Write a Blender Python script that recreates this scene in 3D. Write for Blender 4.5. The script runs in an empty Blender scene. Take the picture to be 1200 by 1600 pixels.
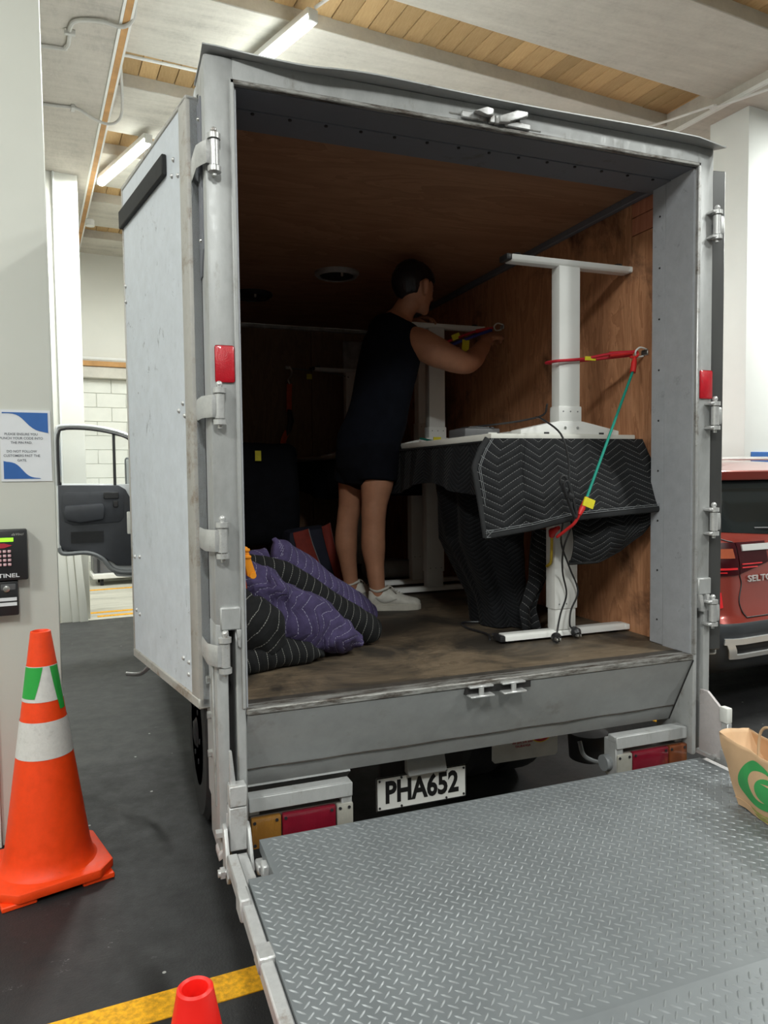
import bpy, bmesh, math, random
from mathutils import Vector, Matrix, noise as mnoise

random.seed(7)
SC = bpy.context.scene
COL = SC.collection
V = Vector
PI = math.pi
rad = math.radians

# ------------------------------------------------------------------ camera
cam_d = bpy.data.cameras.new('camera')
cam = bpy.data.objects.new('camera', cam_d)
COL.objects.link(cam)
cam_d.sensor_fit = 'VERTICAL'
cam_d.sensor_height = 36.0
cam_d.lens = 1137.9 * 36.0 / 1600.0
cam_d.clip_start = 0.05
_yaw, _pit, _rol = 0.3589, 0.0499, 0.0110
_f = V((math.sin(_yaw) * math.cos(_pit), math.cos(_yaw) * math.cos(_pit), -math.sin(_pit)))
_r = V((math.cos(_yaw), -math.sin(_yaw), 0))
_d = _f.cross(_r)
_r2 = math.cos(_rol) * _r + math.sin(_rol) * _d
_d2 = -math.sin(_rol) * _r + math.cos(_rol) * _d
_m = Matrix((_r2, -_d2, -_f)).transposed().to_4x4()
_m.translation = V((-0.363, -2.160, 1.450))
cam.matrix_world = _m
SC.camera = cam

# ------------------------------------------------------------------ world, exposure
wd = bpy.data.worlds.new('hall_ambient')
SC.world = wd
wd.use_nodes = True
_bg = wd.node_tree.nodes['Background']
_bg.inputs[0].default_value = (0.93, 0.97, 1.0, 1)
_bg.inputs[1].default_value = 0.05
SC.view_settings.view_transform = 'Standard'
SC.view_settings.look = 'None'
SC.view_settings.gamma = 1.0
SC.view_settings.use_curve_mapping = False
SC.view_settings.exposure = 0.38

LIGHTS = [(-0.9, -4.1, 1.45), (3.6, -3.9, 1.0), (-3.6, -2.6, 1.5), (2.4, -1.4, 0.6), (-2.6, 0.4, 0.4), (-3.2, 3.6, 0.7), (6.2, 0.8, 1.5), (6.6, 5.0, 0.8), (2.9, 6.6, 0.6), (-2.6, 7.0, 0.6)]  # out-of-frame tubes added as light sources; last value weights each
TUBE_W = 92.0         # power of each ceiling tube

# ------------------------------------------------------------------ helpers
BROT = Matrix.Rotation(rad(5.5), 4, 'Z')        # the building stands 5.5 degrees off the truck
O = {}                                          # root origin of every object


class MB:
    def __init__(self):
        self.bm = bmesh.new()
        self.uv = None

    def box(self, x0, x1, y0, y1, z0, z1, bev=0.0, seg=2, M=None):
        bm = self.bm
        vs = [bm.verts.new((x, y, z)) for x in (x0, x1) for y in (y0, y1) for z in (z0, z1)]
        fs = [(0, 1, 3, 2), (4, 6, 7, 5), (0, 4, 5, 1), (2, 3, 7, 6), (0, 2, 6, 4), (1, 5, 7, 3)]
        faces = [bm.faces.new([vs[i] for i in f]) for f in fs]
        if M is not None:
            for v in vs:
                v.co = M @ v.co
        if bev > 0:
            es = list({e for f in faces for e in f.edges})
            bmesh.ops.bevel(bm, geom=es, offset=bev, segments=seg, profile=0.5, affect='EDGES')
        return self

    def prism(self, poly, axis, a0, a1, bev=0.0, M=None):
        """poly: 2-D points in the plane across axis (x: (y,z); y: (x,z); z: (x,y))."""
        bm = self.bm

        def mk(p, a):
            if axis == 'x':
                return (a, p[0], p[1])
            if axis == 'y':
                return (p[0], a, p[1])
            return (p[0], p[1], a)
        A = [bm.verts.new(mk(p, a0)) for p in poly]
        B = [bm.verts.new(mk(p, a1)) for p in poly]
        n = len(poly)
        faces = [bm.faces.new(A), bm.faces.new(B[::-1])]
        for i in range(n):
            j = (i + 1) % n
            faces.append(bm.faces.new((A[j], A[i], B[i], B[j])))
        if M is not None:
            for v in A + B:
                v.co = M @ v.co
        if bev > 0:
            es = list({e for f in faces for e in f.edges})
            bmesh.ops.bevel(bm, geom=es, offset=bev, segments=2, profile=0.5, affect='EDGES')
        return self

    def tube(self, pts, r, n=8, closed=False, side=None, caps=True, uvlen=False):
        """sweep; r a number, a list, or a list of (ra, rb)."""
        bm = self.bm
        pts = [V(p) for p in pts]
        m = len(pts)
        if not isinstance(r, (list, tuple)):
            r = [r] * m
        elif isinstance(r, tuple):
            r = [r] * m
        rr = [q if isinstance(q, (tuple, list)) else (q, q) for q in r]
        rings = []
        prev = None
        for i in range(m):
            if closed:
                t = pts[(i + 1) % m] - pts[(i - 1) % m]
            else:
                t = pts[min(i + 1, m - 1)] - pts[max(i - 1, 0)]
            t.normalize()
            if side is not None:
                a = V(side)
            elif prev is not None:
                a = prev
            else:
                a = V((0, 0, 1)) if abs(t.z) < 0.9 else V((1, 0, 0))
            a = a - t * a.dot(t)
            a.normalize()
            prev = a
            b = t.cross(a)
            ring = []
            for k in range(n):
                an = 2 * PI * k / n
                ring.append(bm.verts.new(pts[i] + a * rr[i][0] * math.cos(an) + b * rr[i][1] * math.sin(an)))
            rings.append(ring)
        L = m if closed else m - 1
        if uvlen:
            uvl = bm.loops.layers.uv.verify()
            acc = [0.0]
            for i in range(m - 1):
                acc.append(acc[-1] + (pts[i + 1] - pts[i]).length)
        for i in range(L):
            A, B = rings[i], rings[(i + 1) % m]
            for k in range(n):
                k2 = (k + 1) % n
                f = bm.faces.new((A[k], A[k2], B[k2], B[k]))
                if uvlen:
                    ra = (rr[i][0] + rr[i][1]) * PI / n
                    w = [(k * ra, acc[i]), ((k + 1) * ra, acc[i]), ((k + 1) * ra, acc[i + 1]), (k * ra, acc[i + 1])]
                    for lp, q in zip(f.loops, w):
                        lp[uvl].uv = q
        if caps and not closed:
            bm.faces.new(rings[0][::-1])
            bm.faces.new(rings[-1])
        return self

    def cyl(self, p0, p1, r0, r1=None, n=16):
        return self.tube([p0, p1], [r0, r0 if r1 is None else r1], n=n)

    def lathe(self, prof, c=(0, 0, 0), n=24, axis='z', cap=True):
        bm = self.bm
        rings = []
        for (r, h) in prof:
            ring = []
            for k in range(n):
                a = 2 * PI * k / n
                u, w = r * math.cos(a), r * math.sin(a)
                if axis == 'z':
                    p = (c[0] + u, c[1] + w, c[2] + h)
                elif axis == 'y':
                    p = (c[0] + u, c[1] + h, c[2] + w)
                else:
                    p = (c[0] + h, c[1] + u, c[2] + w)
                ring.append(bm.verts.new(p))
            rings.append(ring)
        for A, B in zip(rings[:-1], rings[1:]):
            for k in range(n):
                k2 = (k + 1) % n
                bm.faces.new((A[k], A[k2], B[k2], B[k]))
        if cap:
            bm.faces.new(rings[0][::-1])
            bm.faces.new(rings[-1])
        return self

    def ball(self, c, r, n=12, m=8, fn=None):
        bm = self.bm
        if not isinstance(r, (tuple, list)):
            r = (r, r, r)
        rows = []
        for i in range(1, m):
            th = PI * i / m
            rows.append([V((math.sin(th) * math.cos(2 * PI * k / n), math.sin(th) * math.sin(2 * PI * k / n), math.cos(th))) for k in range(n)])
        top, bot = V((0, 0, 1)), V((0, 0, -1))

        def mk(d):
            s = fn(d) if fn else 1.0
            return bm.verts.new((c[0] + d.x * r[0] * s, c[1] + d.y * r[1] * s, c[2] + d.z * r[2] * s))
        T, Bt = mk(top), mk(bot)
        R = [[mk(d) for d in row] for row in rows]
        for k in range(n):
            k2 = (k + 1) % n
            bm.faces.new((T, R[0][k], R[0][k2]))
            bm.faces.new((Bt, R[-1][k2], R[-1][k]))
            for A, B in zip(R[:-1], R[1:]):
                bm.faces.new((A[k], B[k], B[k2], A[k2]))
        return self

    def grid(self, fn, nu, nv, thick=0.0, uvs=(1.0, 1.0)):
        """fn(u,v)->point, u,v in 0..1; thick>0 closes it into a sheet with a back side."""
        bm = self.bm
        uvl = bm.loops.layers.uv.verify()
        P = [[V(fn(i / nu, j / nv)) for j in range(nv + 1)] for i in range(nu + 1)]
        G = [[bm.verts.new(P[i][j]) for j in range(nv + 1)] for i in range(nu + 1)]
        H = None
        if thick > 0:
            H = []
            for i in range(nu + 1):
                row = []
                for j in range(nv + 1):
                    du = P[min(i + 1, nu)][j] - P[max(i - 1, 0)][j]
                    dv = P[i][min(j + 1, nv)] - P[i][max(j - 1, 0)]
                    nrm = du.cross(dv)
                    if nrm.length > 1e-12:
                        nrm.normalize()
                    row.append(bm.verts.new(P[i][j] - nrm * thick))
                H.append(row)

        def face(vs, uv):
            f = bm.faces.new(vs)
            for lp, q in zip(f.loops, uv):
                lp[uvl].uv = (q[0] * uvs[0], q[1] * uvs[1])
        for i in range(nu):
            for j in range(nv):
                q = [(i / nu, j / nv), ((i + 1) / nu, j / nv), ((i + 1) / nu, (j + 1) / nv), (i / nu, (j + 1) / nv)]
                face((G[i][j], G[i + 1][j], G[i + 1][j + 1], G[i][j + 1]), q)
                if H:
                    face((H[i][j + 1], H[i + 1][j + 1], H[i + 1][j], H[i][j]), [q[3], q[2], q[1], q[0]])
        if H:
            for i in range(nu):
                for (j, fl) in ((0, 1), (nv, 0)):
                    a = [G[i][j], H[i][j], H[i + 1][j], G[i + 1][j]]
                    face(a if fl else a[::-1], [(0, 0)] * 4)
            for j in range(nv):
                for (i, fl) in ((0, 0), (nu, 1)):
                    a = [G[i][j], H[i][j], H[i][j + 1], G[i][j + 1]]
                    face(a if fl else a[::-1], [(0, 0)] * 4)
        return self


def obj(name, mb, mat, parent=None, M=None, sharp=38, origin=None, smooth=True):
    """one mesh object; vertices are given in world space."""
    bm = mb.bm
    if M is not None:
        bmesh.ops.transform(bm, matrix=M, verts=bm.verts)
    og = O[parent.name] if parent is not None else (V(origin) if origin is not None else None)
    if og is None:
        xs = [v.co for v in bm.verts]
        lo = V((min(c.x for c in xs), min(c.y for c in xs), min(c.z for c in xs)))
        hi = V((max(c.x for c in xs), max(c.y for c in xs), max(c.z for c in xs)))
        og = V(((lo.x + hi.x) / 2, (lo.y + hi.y) / 2, lo.z))
    bmesh.ops.translate(bm, vec=-og, verts=bm.verts)
    bmesh.ops.recalc_face_normals(bm, faces=bm.faces)
    if smooth:
        lim = rad(sharp)
        for f in bm.faces:
            f.smooth = True
        for e in bm.edges:
            if len(e.link_faces) == 2:
                e.smooth = e.calc_face_angle(0) < lim
    me = bpy.data.meshes.new(name)
    bm.to_mesh(me)
    bm.free()
    me.materials.append(mat)
    o = bpy.data.objects.new(name, me)
    COL.objects.link(o)
    O[o.name] = og
    if parent is not None:
        o.parent = parent
    else:
        o.location = og
    return o


def thing(name, loc, label=None, cat=None, group=None, kind=None):
    o = bpy.data.objects.new(name, None)
    o.empty_display_size = 0.1
    COL.objects.link(o)
    o.location = loc
    O[o.name] = V(loc)
    return tag(o, label, cat, group, kind)


def tag(o, label=None, cat=None, group=None, kind=None):
    if label:
        o['label'] = label
    if cat:
        o['category'] = cat
    if group:
        o['group'] = group
    if kind:
        o['kind'] = kind
    return o


def share(src, name, parent, loc=(0, 0, 0)):
    """another object on the same mesh data, moved by loc."""
    c = bpy.data.objects.new(name, src.data)
    COL.objects.link(c)
    c.parent = parent
    c.location = loc
    O[c.name] = O[src.name] + V(loc)
    return c


def spline(pts, k=6, closed=False):
    pts = [V(p) for p in pts]
    n = len(pts)
    out = []
    rng = range(n) if closed else range(n - 1)
    for i in rng:
        p0 = pts[(i - 1) % n] if (closed or i > 0) else pts[0] * 2 - pts[1]
        p1, p2 = pts[i], pts[(i + 1) % n]
        p3 = pts[(i + 2) % n] if (closed or i + 2 < n) else pts[-1] * 2 - pts[-2]
        for s in range(k):
            t = s / k
            out.append(0.5 * ((2 * p1) + (p2 - p0) * t + (2 * p0 - 5 * p1 + 4 * p2 - p3) * t * t + (3 * p1 - p0 - 3 * p2 + p3) * t ** 3))
    if not closed:
        out.append(pts[-1])
    return out


def interp(keys, x):
    """piecewise linear through [(x, y), ...]"""
    if x <= keys[0][0]:
        return keys[0][1]
    for (a, b), (c, d) in zip(keys[:-1], keys[1:]):
        if x <= c:
            return b + (d - b) * (x - a) / (c - a)
    return keys[-1][1]


def rot2(M_or_angle, c):
    return Matrix.Translation(V(c)) @ Matrix.Rotation(M_or_angle, 4, 'Z') @ Matrix.Translation(-V(c))


def text_mb(body, size, depth=0.001, bold=0.0, xs=1.0, align='CENTER', shear=0.0, M=None, spacing=1.0):
    """lettering, standing in the XZ plane, facing -Y, then moved by M."""
    cu = bpy.data.curves.new('lettering', 'FONT')
    cu.body = body
    cu.size = size
    cu.extrude = depth
    cu.offset = bold
    cu.align_x = align
    cu.align_y = 'CENTER'
    cu.shear = shear
    cu.space_character = spacing
    cu.resolution_u = 3
    ob = bpy.data.objects.new('lettering', cu)
    me = bpy.data.meshes.new_from_object(ob)
    bpy.data.objects.remove(ob)
    bpy.data.curves.remove(cu)
    mb = MB()
    mb.bm.from_mesh(me)
    bpy.data.meshes.remove(me)
    T = Matrix.Rotation(PI / 2, 4, 'X') @ Matrix.Diagonal((xs, 1, 1, 1))
    if M is not None:
        T = M @ T
    bmesh.ops.transform(mb.bm, matrix=T, verts=mb.bm.verts)
    return mb


# ------------------------------------------------------------------ materials
MT = {}


def _new(name):
    m = bpy.data.materials.new(name)
    m.use_nodes = True
    nt = m.node_tree
    return m, nt, nt.nodes['Principled BSDF']


def node(nt, typ, **kw):
    n = nt.nodes.new(typ)
    for k, v in kw.items():
        if k.startswith('i_'):
            n.inputs[k[2:]].default_value = v
        else:
            setattr(n, k, v)
    return n


def ramp(nt, src, stops):
    r = nt.nodes.new('ShaderNodeValToRGB')
    el = r.color_ramp.elements
    while len(el) < len(stops):
        el.new(0.5)
    for e, (p, c) in zip(el, stops):
        e.position = p
        e.color = (c[0], c[1], c[2], 1) if isinstance(c, (tuple, list)) else (c, c, c, 1)
    nt.links.new(src, r.inputs[0])
    return r.outputs[0]


def mixc(nt, fac, a, b, mode='MIX'):
    n = nt.nodes.new('ShaderNodeMix')
    n.data_type = 'RGBA'
    n.blend_type = mode
    for s, val in ((n.inputs[0], fac), (n.inputs[6], a), (n.inputs[7], b)):
        if hasattr(val, 'is_linked'):
            nt.links.new(val, s)
        elif isinstance(val, (int, float)):
            s.default_value = val if s == n.inputs[0] else (val, val, val, 1)
        else:
            s.default_value = (val[0], val[1], val[2], 1)
    return n.outputs[2]


def math_n(nt, op, a, b=None, c=None):
    n = nt.nodes.new('ShaderNodeMath')
    n.operation = op
    for s, val in zip(n.inputs, (a, b, c)):
        if val is None:
            continue
        if hasattr(val, 'is_linked'):
            nt.links.new(val, s)
        else:
            s.default_value = val
    return n.outputs[0]


def coords(nt, scale=(1, 1, 1), kind='Object'):
    tc = nt.nodes.new('ShaderNodeTexCoord')
    mp = nt.nodes.new('ShaderNodeMapping')
    mp.inputs['Scale'].default_value = scale
    nt.links.new(tc.outputs[kind], mp.inputs[0])
    return mp.outputs[0]


def noise(nt, co, scale, detail=4, rough=0.6, dist=0.0):
    n = nt.nodes.new('ShaderNodeTexNoise')
    n.inputs['Scale'].default_value = scale
    n.inputs['Detail'].default_value = detail
    n.inputs['Roughness'].default_value = rough
    n.inputs['Distortion'].default_value = dist
    nt.links.new(co, n.inputs['Vector'])
    return n.outputs[0]


def bump(nt, b, height, strength=0.3, dist=0.01):
    n = nt.nodes.new('ShaderNodeBump')
    n.inputs['Strength'].default_value = strength
    n.inputs['Distance'].default_value = dist
    nt.links.new(height, n.inputs['Height'])
    nt.links.new(n.outputs[0], b.inputs['Normal'])


def plain(name, c, rough=0.5, metal=0.0, var=0.12, scale=9.0, bmp=0.0, bscale=60.0, coat=0.0, spec=0.5, stretch=(1, 1, 1)):
    m, nt, b = _new(name)
    co = coords(nt, stretch)
    n = noise(nt, co, scale)
    lo = [x * (1 - var) for x in c]
    hi = [min(1, x * (1 + var)) for x in c]
    nt.links.new(ramp(nt, n, [(0.3, lo), (0.7, hi)]), b.inputs['Base Color'])
    b.inputs['Roughness'].default_value = rough
    b.inputs['Metallic'].default_value = metal
    b.inputs['Coat Weight'].default_value = coat
    b.inputs['Specular IOR Level'].default_value = spec
    if bmp > 0:
        bump(nt, b, noise(nt, co, bscale, 3), bmp, 0.004)
    MT[name] = m
    return m


def worn(name, c, dirt, rough=0.45, metal=0.1, amount=0.62, scale=3.0, stretch=(1, 1, 1), scratch=0.0, scol=(0.12, 0.12, 0.12)):
    """painted metal with dirt and scuffs of its own shape"""
    m, nt, b = _new(name)
    co = coords(nt, stretch)
    n1 = noise(nt, co, scale, 6, 0.65)
    n2 = noise(nt, co, scale * 7, 5, 0.7)
    base = ramp(nt, n2, [(0.3, [x * 0.9 for x in c]), (0.7, [min(1, x * 1.07) for x in c])])
    msk = ramp(nt, math_n(nt, 'MULTIPLY', n1, math_n(nt, 'ADD', n2, 0.5)), [(amount, 0.0), (amount + 0.22, 1.0)])
    col = mixc(nt, msk, base, dirt)
    if scratch > 0:
        cs = coords(nt, (9, 9, 5.5))
        n3 = noise(nt, cs, 2.2, 8, 0.75, 1.2)
        ms = ramp(nt, n3, [(0.60, 0.0), (0.68, 1.0)])
        n4 = noise(nt, coords(nt), 2.2, 3)
        ms = math_n(nt, 'MULTIPLY', ms, ramp(nt, n4, [(0.42, 0.0), (0.56, 1.0)]))
        col = mixc(nt, math_n(nt, 'MULTIPLY', ms, scratch), col, scol)
    nt.links.new(col, b.inputs['Base Color'])
    b.inputs['Metallic'].default_value = metal
    nt.links.new(ramp(nt, n2, [(0.2, rough - 0.1), (0.8, rough + 0.15)]), b.inputs['Roughness'])
    bump(nt, b, n2, 0.06, 0.003)
    MT[name] = m
    return m


def ply(name, c1, c2, stretch, scale=2.2, rough=0.6, knots=True, tint=0.0, dirt=None, dscale=1.3, dlo=0.5, dhi=0.66):
    """plywood / timber with grain along the short stretch axis"""
    m, nt, b = _new(name)
    co = coords(nt, stretch)
    w = noise(nt, co, scale, 5, 0.6, 1.6)
    w2 = noise(nt, co, scale * 9, 3, 0.6)
    rings = math_n(nt, 'FRACT', math_n(nt, 'MULTIPLY', w, 7.0))
    g = math_n(nt, 'ADD', math_n(nt, 'MULTIPLY', rings, 0.5), math_n(nt, 'MULTIPLY', w2, 0.6))
    col = ramp(nt, g, [(0.1, c1), (0.95, c2)])
    if tint > 0:
        oi = nt.nodes.new('ShaderNodeObjectInfo')
        k = ramp(nt, oi.outputs['Random'], [(0.0, 1 - tint), (1.0, 1.0)])
        col = mixc(nt, 1.0, col, k, 'MULTIPLY')
    if dirt:
        dn = noise(nt, coords(nt), dscale, 6, 0.65, 0.6)
        col = mixc(nt, ramp(nt, dn, [(dlo, 0.0), (dhi, 1.0)]), col, dirt)
    nt.links.new(col, b.inputs['Base Color'])
    b.inputs['Roughness'].default_value = rough
    b.inputs['Specular IOR Level'].default_value = 0.35
    bump(nt, b, w2, 0.15, 0.002)
    MT[name] = m
    return m


def emit(name, c, s):
    m, nt, b = _new(name)
    b.inputs['Base Color'].default_value = (*c, 1)
    b.inputs['Emission Color'].default_value = (*c, 1)
    b.inputs['Emission Strength'].default_value = s
    co = coords(nt)
    nt.links.new(ramp(nt, noise(nt, co, 3), [(0, [x * .97 for x in c]), (1, c)]), b.inputs['Emission Color'])
    MT[name] = m
    return m


def glass(name, c, rough=0.02, alpha=0.25):
    m, nt, b = _new(name)
    co = coords(nt)
    nt.links.new(ramp(nt, noise(nt, co, 2), [(0.3, [x * .9 for x in c]), (0.7, c)]), b.inputs['Base Color'])
    b.inputs['Roughness'].default_value = rough
    b.inputs['Alpha'].default_value = alpha
    MT[name] = m
    return m


def lens(name, c, rough=0.15):
    """ribbed coloured lamp plastic"""
    m, nt, b = _new(name)
    co = coords(nt, (1, 1, 1))
    w = nt.nodes.new('ShaderNodeTexWave')
    w.inputs['Scale'].default_value = 90
    nt.links.new(co, w.inputs[0])
    n = noise(nt, co, 12)
    nt.links.new(ramp(nt, n, [(0.3, [x * .75 for x in c]), (0.7, c)]), b.inputs['Base Color'])
    b.inputs['Roughness'].default_value = rough
    b.inputs['Coat Weight'].default_value = 0.6
    bump(nt, b, w.outputs[0], 0.25, 0.002)
    MT[name] = m
    return m


def quilt(name, c, st, period=0.13, amp=0.045, gap=0.03, mode='zig'):
    """moving blanket: lines of stitching in zigzag, quilted between them; UV in metres"""
    m, nt, b = _new(name)
    tc = nt.nodes.new('ShaderNodeTexCoord')
    sp = nt.nodes.new('ShaderNodeSeparateXYZ')
    nt.links.new(tc.outputs['UV'], sp.inputs[0])
    u, v = sp.outputs[0], sp.outputs[1]
    fu = math_n(nt, 'FRACT', math_n(nt, 'DIVIDE', u, period))
    z = math_n(nt, 'MULTIPLY', math_n(nt, 'ABSOLUTE', math_n(nt, 'SUBTRACT', fu, 0.5)), 2 * amp)
    vv = math_n(nt, 'DIVIDE', math_n(nt, 'ADD', v, z), gap)
    fv = math_n(nt, 'FRACT', vv)
    d = math_n(nt, 'ABSOLUTE', math_n(nt, 'SUBTRACT', fv, 0.5))
    line = math_n(nt, 'LESS_THAN', d, 0.028)
    dash = math_n(nt, 'GREATER_THAN', math_n(nt, 'FRACT', math_n(nt, 'DIVIDE', u, 0.0085)), 0.3)
    mask = math_n(nt, 'MULTIPLY', line, dash)
    co = coords(nt, (1, 1, 1))
    n = noise(nt, co, 25, 4)
    base = ramp(nt, n, [(0.3, [x * .75 for x in c]), (0.7, [x * 1.2 for x in c])])
    nt.links.new(mixc(nt, mask, base, st), b.inputs['Base Color'])
    b.inputs['Roughness'].default_value = 0.85
    b.inputs['Specular IOR Level'].default_value = 0.25
    b.inputs['Sheen Weight'].default_value = 0.03
    h = math_n(nt, 'POWER', math_n(nt, 'MULTIPLY', d, 2.0), 0.5)
    h2 = math_n(nt, 'ADD', h, math_n(nt, 'MULTIPLY', n, 0.4))
    bump(nt, b, h2, 0.55, 0.008)
    MT[name] = m
    return m


def rope(name, c1, c2, scale=160):
    m, nt, b = _new(name)
    co = coords(nt, (1, 1, 1), 'UV')
    sp = nt.nodes.new('ShaderNodeSeparateXYZ')
    nt.links.new(co, sp.inputs[0])
    k = math_n(nt, 'ADD', math_n(nt, 'MULTIPLY', sp.outputs[0], scale), math_n(nt, 'MULTIPLY', sp.outputs[1], scale))
    k2 = math_n(nt, 'SUBTRACT', math_n(nt, 'MULTIPLY', sp.outputs[0], scale), math_n(nt, 'MULTIPLY', sp.outputs[1], scale))
    f = math_n(nt, 'MULTIPLY', math_n(nt, 'LESS_THAN', math_n(nt, 'FRACT', k), 0.45), math_n(nt, 'LESS_THAN', math_n(nt, 'FRACT', k2), 0.6))
    nt.links.new(mixc(nt, f, c1, c2), b.inputs['Base Color'])
    b.inputs['Roughness'].default_value = 0.7
    MT[name] = m
    return m


def concrete(name, c, stretch=(1, 1, 1), board=0.0, var=0.2, rough=0.85):
    m, nt, b = _new(name)
    co = coords(nt, stretch)
    n1 = noise(nt, co, 1.4, 8, 0.7)
    n2 = noise(nt, co, 30, 4, 0.7)
    n3 = noise(nt, coords(nt, (0.6, 6, 1)), 2.0, 5, 0.7)
    g = math_n(nt, 'ADD', math_n(nt, 'MULTIPLY', n1, 0.5), math_n(nt, 'ADD', math_n(nt, 'MULTIPLY', n2, 0.2), math_n(nt, 'MULTIPLY', n3, 0.3 + board)))
    nt.links.new(ramp(nt, g, [(0.34, [x * (1 - var * 1.6) for x in c]), (0.5, c), (0.68, [x * (1 + var) for x in c])]), b.inputs['Base Color'])
    b.inputs['Roughness'].default_value = rough
    b.inputs['Specular IOR Level'].default_value = 0.3
    bump(nt, b, math_n(nt, 'ADD', n2, n3), 0.25, 0.006)
    MT[name] = m
    return m


# ---- the palette
plain('cream_paint', (0.72, 0.72, 0.66), 0.5, var=0.03, scale=1.5, bmp=0.04, bscale=90)
plain('white_paint', (0.80, 0.82, 0.80), 0.5, var=0.03, scale=1.5, bmp=0.04)
plain('block_paint', (0.74, 0.75, 0.69), 0.6, var=0.05, scale=4, bmp=0.15, bscale=80)
plain('mortar', (0.64, 0.645, 0.60), 0.8, var=0.06)
concrete('concrete', (0.56, 0.54, 0.48), board=0.1)
concrete('concrete_beam', (0.50, 0.465, 0.41), (1, 0.4, 1))
concrete('concrete_dark', (0.34, 0.33, 0.30))
ply('plank_wood', (0.52, 0.33, 0.14), (0.68, 0.47, 0.23), (9, 1.2, 3), 1.4, 0.7, tint=0.35)
plain('orange_timber', (0.50, 0.27, 0.10), 0.7, var=0.2, scale=6)
plain('pipe_grey', (0.5, 0.49, 0.46), 0.5, var=0.08)
plain('pipe_white', (0.75, 0.75, 0.72), 0.5, var=0.05)
emit('tube_glow', (0.95, 1.0, 0.96), 11.0)
plain('fixture_white', (0.7, 0.7, 0.66), 0.4, var=0.05)
plain('yellow_line', (0.75, 0.36, 0.006), 0.75, var=0.35, scale=60, bmp=0.3, bscale=180)
worn('truck_paint', (0.42, 0.425, 0.425), (0.22, 0.205, 0.18), 0.42, 0.25, 0.58, 3.4, stretch=(1.6, 1.6, 0.7))
worn('truck_jamb', (0.40, 0.41, 0.44), (0.16, 0.16, 0.17), 0.5, 0.1, 0.64, 3.0, scratch=0.6)
worn('panel_paint', (0.34, 0.345, 0.345), (0.21, 0.20, 0.18), 0.5, 0.15, 0.55, 2.2)
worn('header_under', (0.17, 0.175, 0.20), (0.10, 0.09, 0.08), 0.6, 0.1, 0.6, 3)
worn('door_skin', (0.60, 0.635, 0.69), (0.44, 0.465, 0.49), 0.45, 0.05, 0.62, 2.4, scratch=1.0, scol=(0.16, 0.17, 0.19))
worn('door_frame', (0.44, 0.425, 0.40), (0.22, 0.16, 0.11), 0.5, 0.2, 0.55, 5)
worn('bare_alu', (0.52, 0.52, 0.52), (0.16, 0.13, 0.10), 0.4, 0.6, 0.52, 9)
worn('rusty_edge', (0.33, 0.325, 0.31), (0.06, 0.045, 0.035), 0.5, 0.4, 0.42, 26, stretch=(0.3, 2, 2))
worn('hinge_steel', (0.56, 0.56, 0.56), (0.22, 0.18, 0.15), 0.35, 0.5, 0.6, 14)
worn('lift_steel', (0.50, 0.50, 0.50), (0.25, 0.20, 0.17), 0.42, 0.3, 0.58, 8)
worn('lift_plate', (0.50, 0.46, 0.46), (0.20, 0.14, 0.12), 0.5, 0.2, 0.56, 9)
plain('shell_white', (0.66, 0.68, 0.70), 0.45, var=0.05, scale=2)
plain('sill_dark', (0.045, 0.038, 0.032), 0.6, var=0.4, scale=20)
plain('seal_rubber', (0.018, 0.018, 0.022), 0.6, var=0.3)
plain('door_edge_dark', (0.075, 0.075, 0.075), 0.35, metal=0.3, var=0.3, scale=3, stretch=(1, 1, 0.3))
plain('black_rubber', (0.014, 0.014, 0.015), 0.75, var=0.3, scale=20)
plain('chassis_black', (0.012, 0.012, 0.014), 0.7, var=0.4)
plain('slot_dark', (0.02, 0.018, 0.018), 0.8, var=0.4)
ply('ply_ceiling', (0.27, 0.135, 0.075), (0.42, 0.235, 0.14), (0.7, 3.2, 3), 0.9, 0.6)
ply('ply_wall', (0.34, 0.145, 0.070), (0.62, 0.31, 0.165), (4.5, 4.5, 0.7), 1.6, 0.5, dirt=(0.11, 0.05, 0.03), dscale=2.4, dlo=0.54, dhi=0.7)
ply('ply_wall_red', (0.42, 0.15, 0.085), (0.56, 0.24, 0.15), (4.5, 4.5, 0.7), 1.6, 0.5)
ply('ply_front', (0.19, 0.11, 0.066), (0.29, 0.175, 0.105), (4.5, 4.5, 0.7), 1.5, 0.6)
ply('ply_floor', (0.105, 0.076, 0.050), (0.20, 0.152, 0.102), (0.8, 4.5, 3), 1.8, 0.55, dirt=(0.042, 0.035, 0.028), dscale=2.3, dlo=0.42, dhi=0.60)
plain('anodised', (0.42, 0.42, 0.42), 0.5, metal=0.4, var=0.3, scale=12)
plain('plate_white', (0.72, 0.72, 0.69), 0.4, var=0.06, scale=14)
plain('plate_black', (0.012, 0.012, 0.012), 0.4, var=0.1)
lens('lens_red', (0.20, 0.008, 0.022))
lens('lens_amber', (0.27, 0.125, 0.025))
lens('lens_amber_dark', (0.22, 0.062, 0.022))
lens('lens_clear', (0.36, 0.35, 0.31))
plain('lamp_body', (0.09, 0.075, 0.065), 0.5, var=0.2)
plain('reflector_red', (0.50, 0.006, 0.018), 0.25, var=0.12, scale=30, bmp=0.3, bscale=300, coat=0.6)
plain('flap_white', (0.62, 0.62, 0.60), 0.5, var=0.10, scale=10)
plain('print_red', (0.50, 0.03, 0.05), 0.5, var=0.1)
plain('print_yellow', (0.85, 0.60, 0.05), 0.5, var=0.1)
plain('print_blue', (0.03, 0.13, 0.42), 0.5, var=0.08)
plain('print_grey', (0.10, 0.11, 0.13), 0.5, var=0.08)
plain('paper_white', (0.78, 0.79, 0.82), 0.5, var=0.03)
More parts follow.
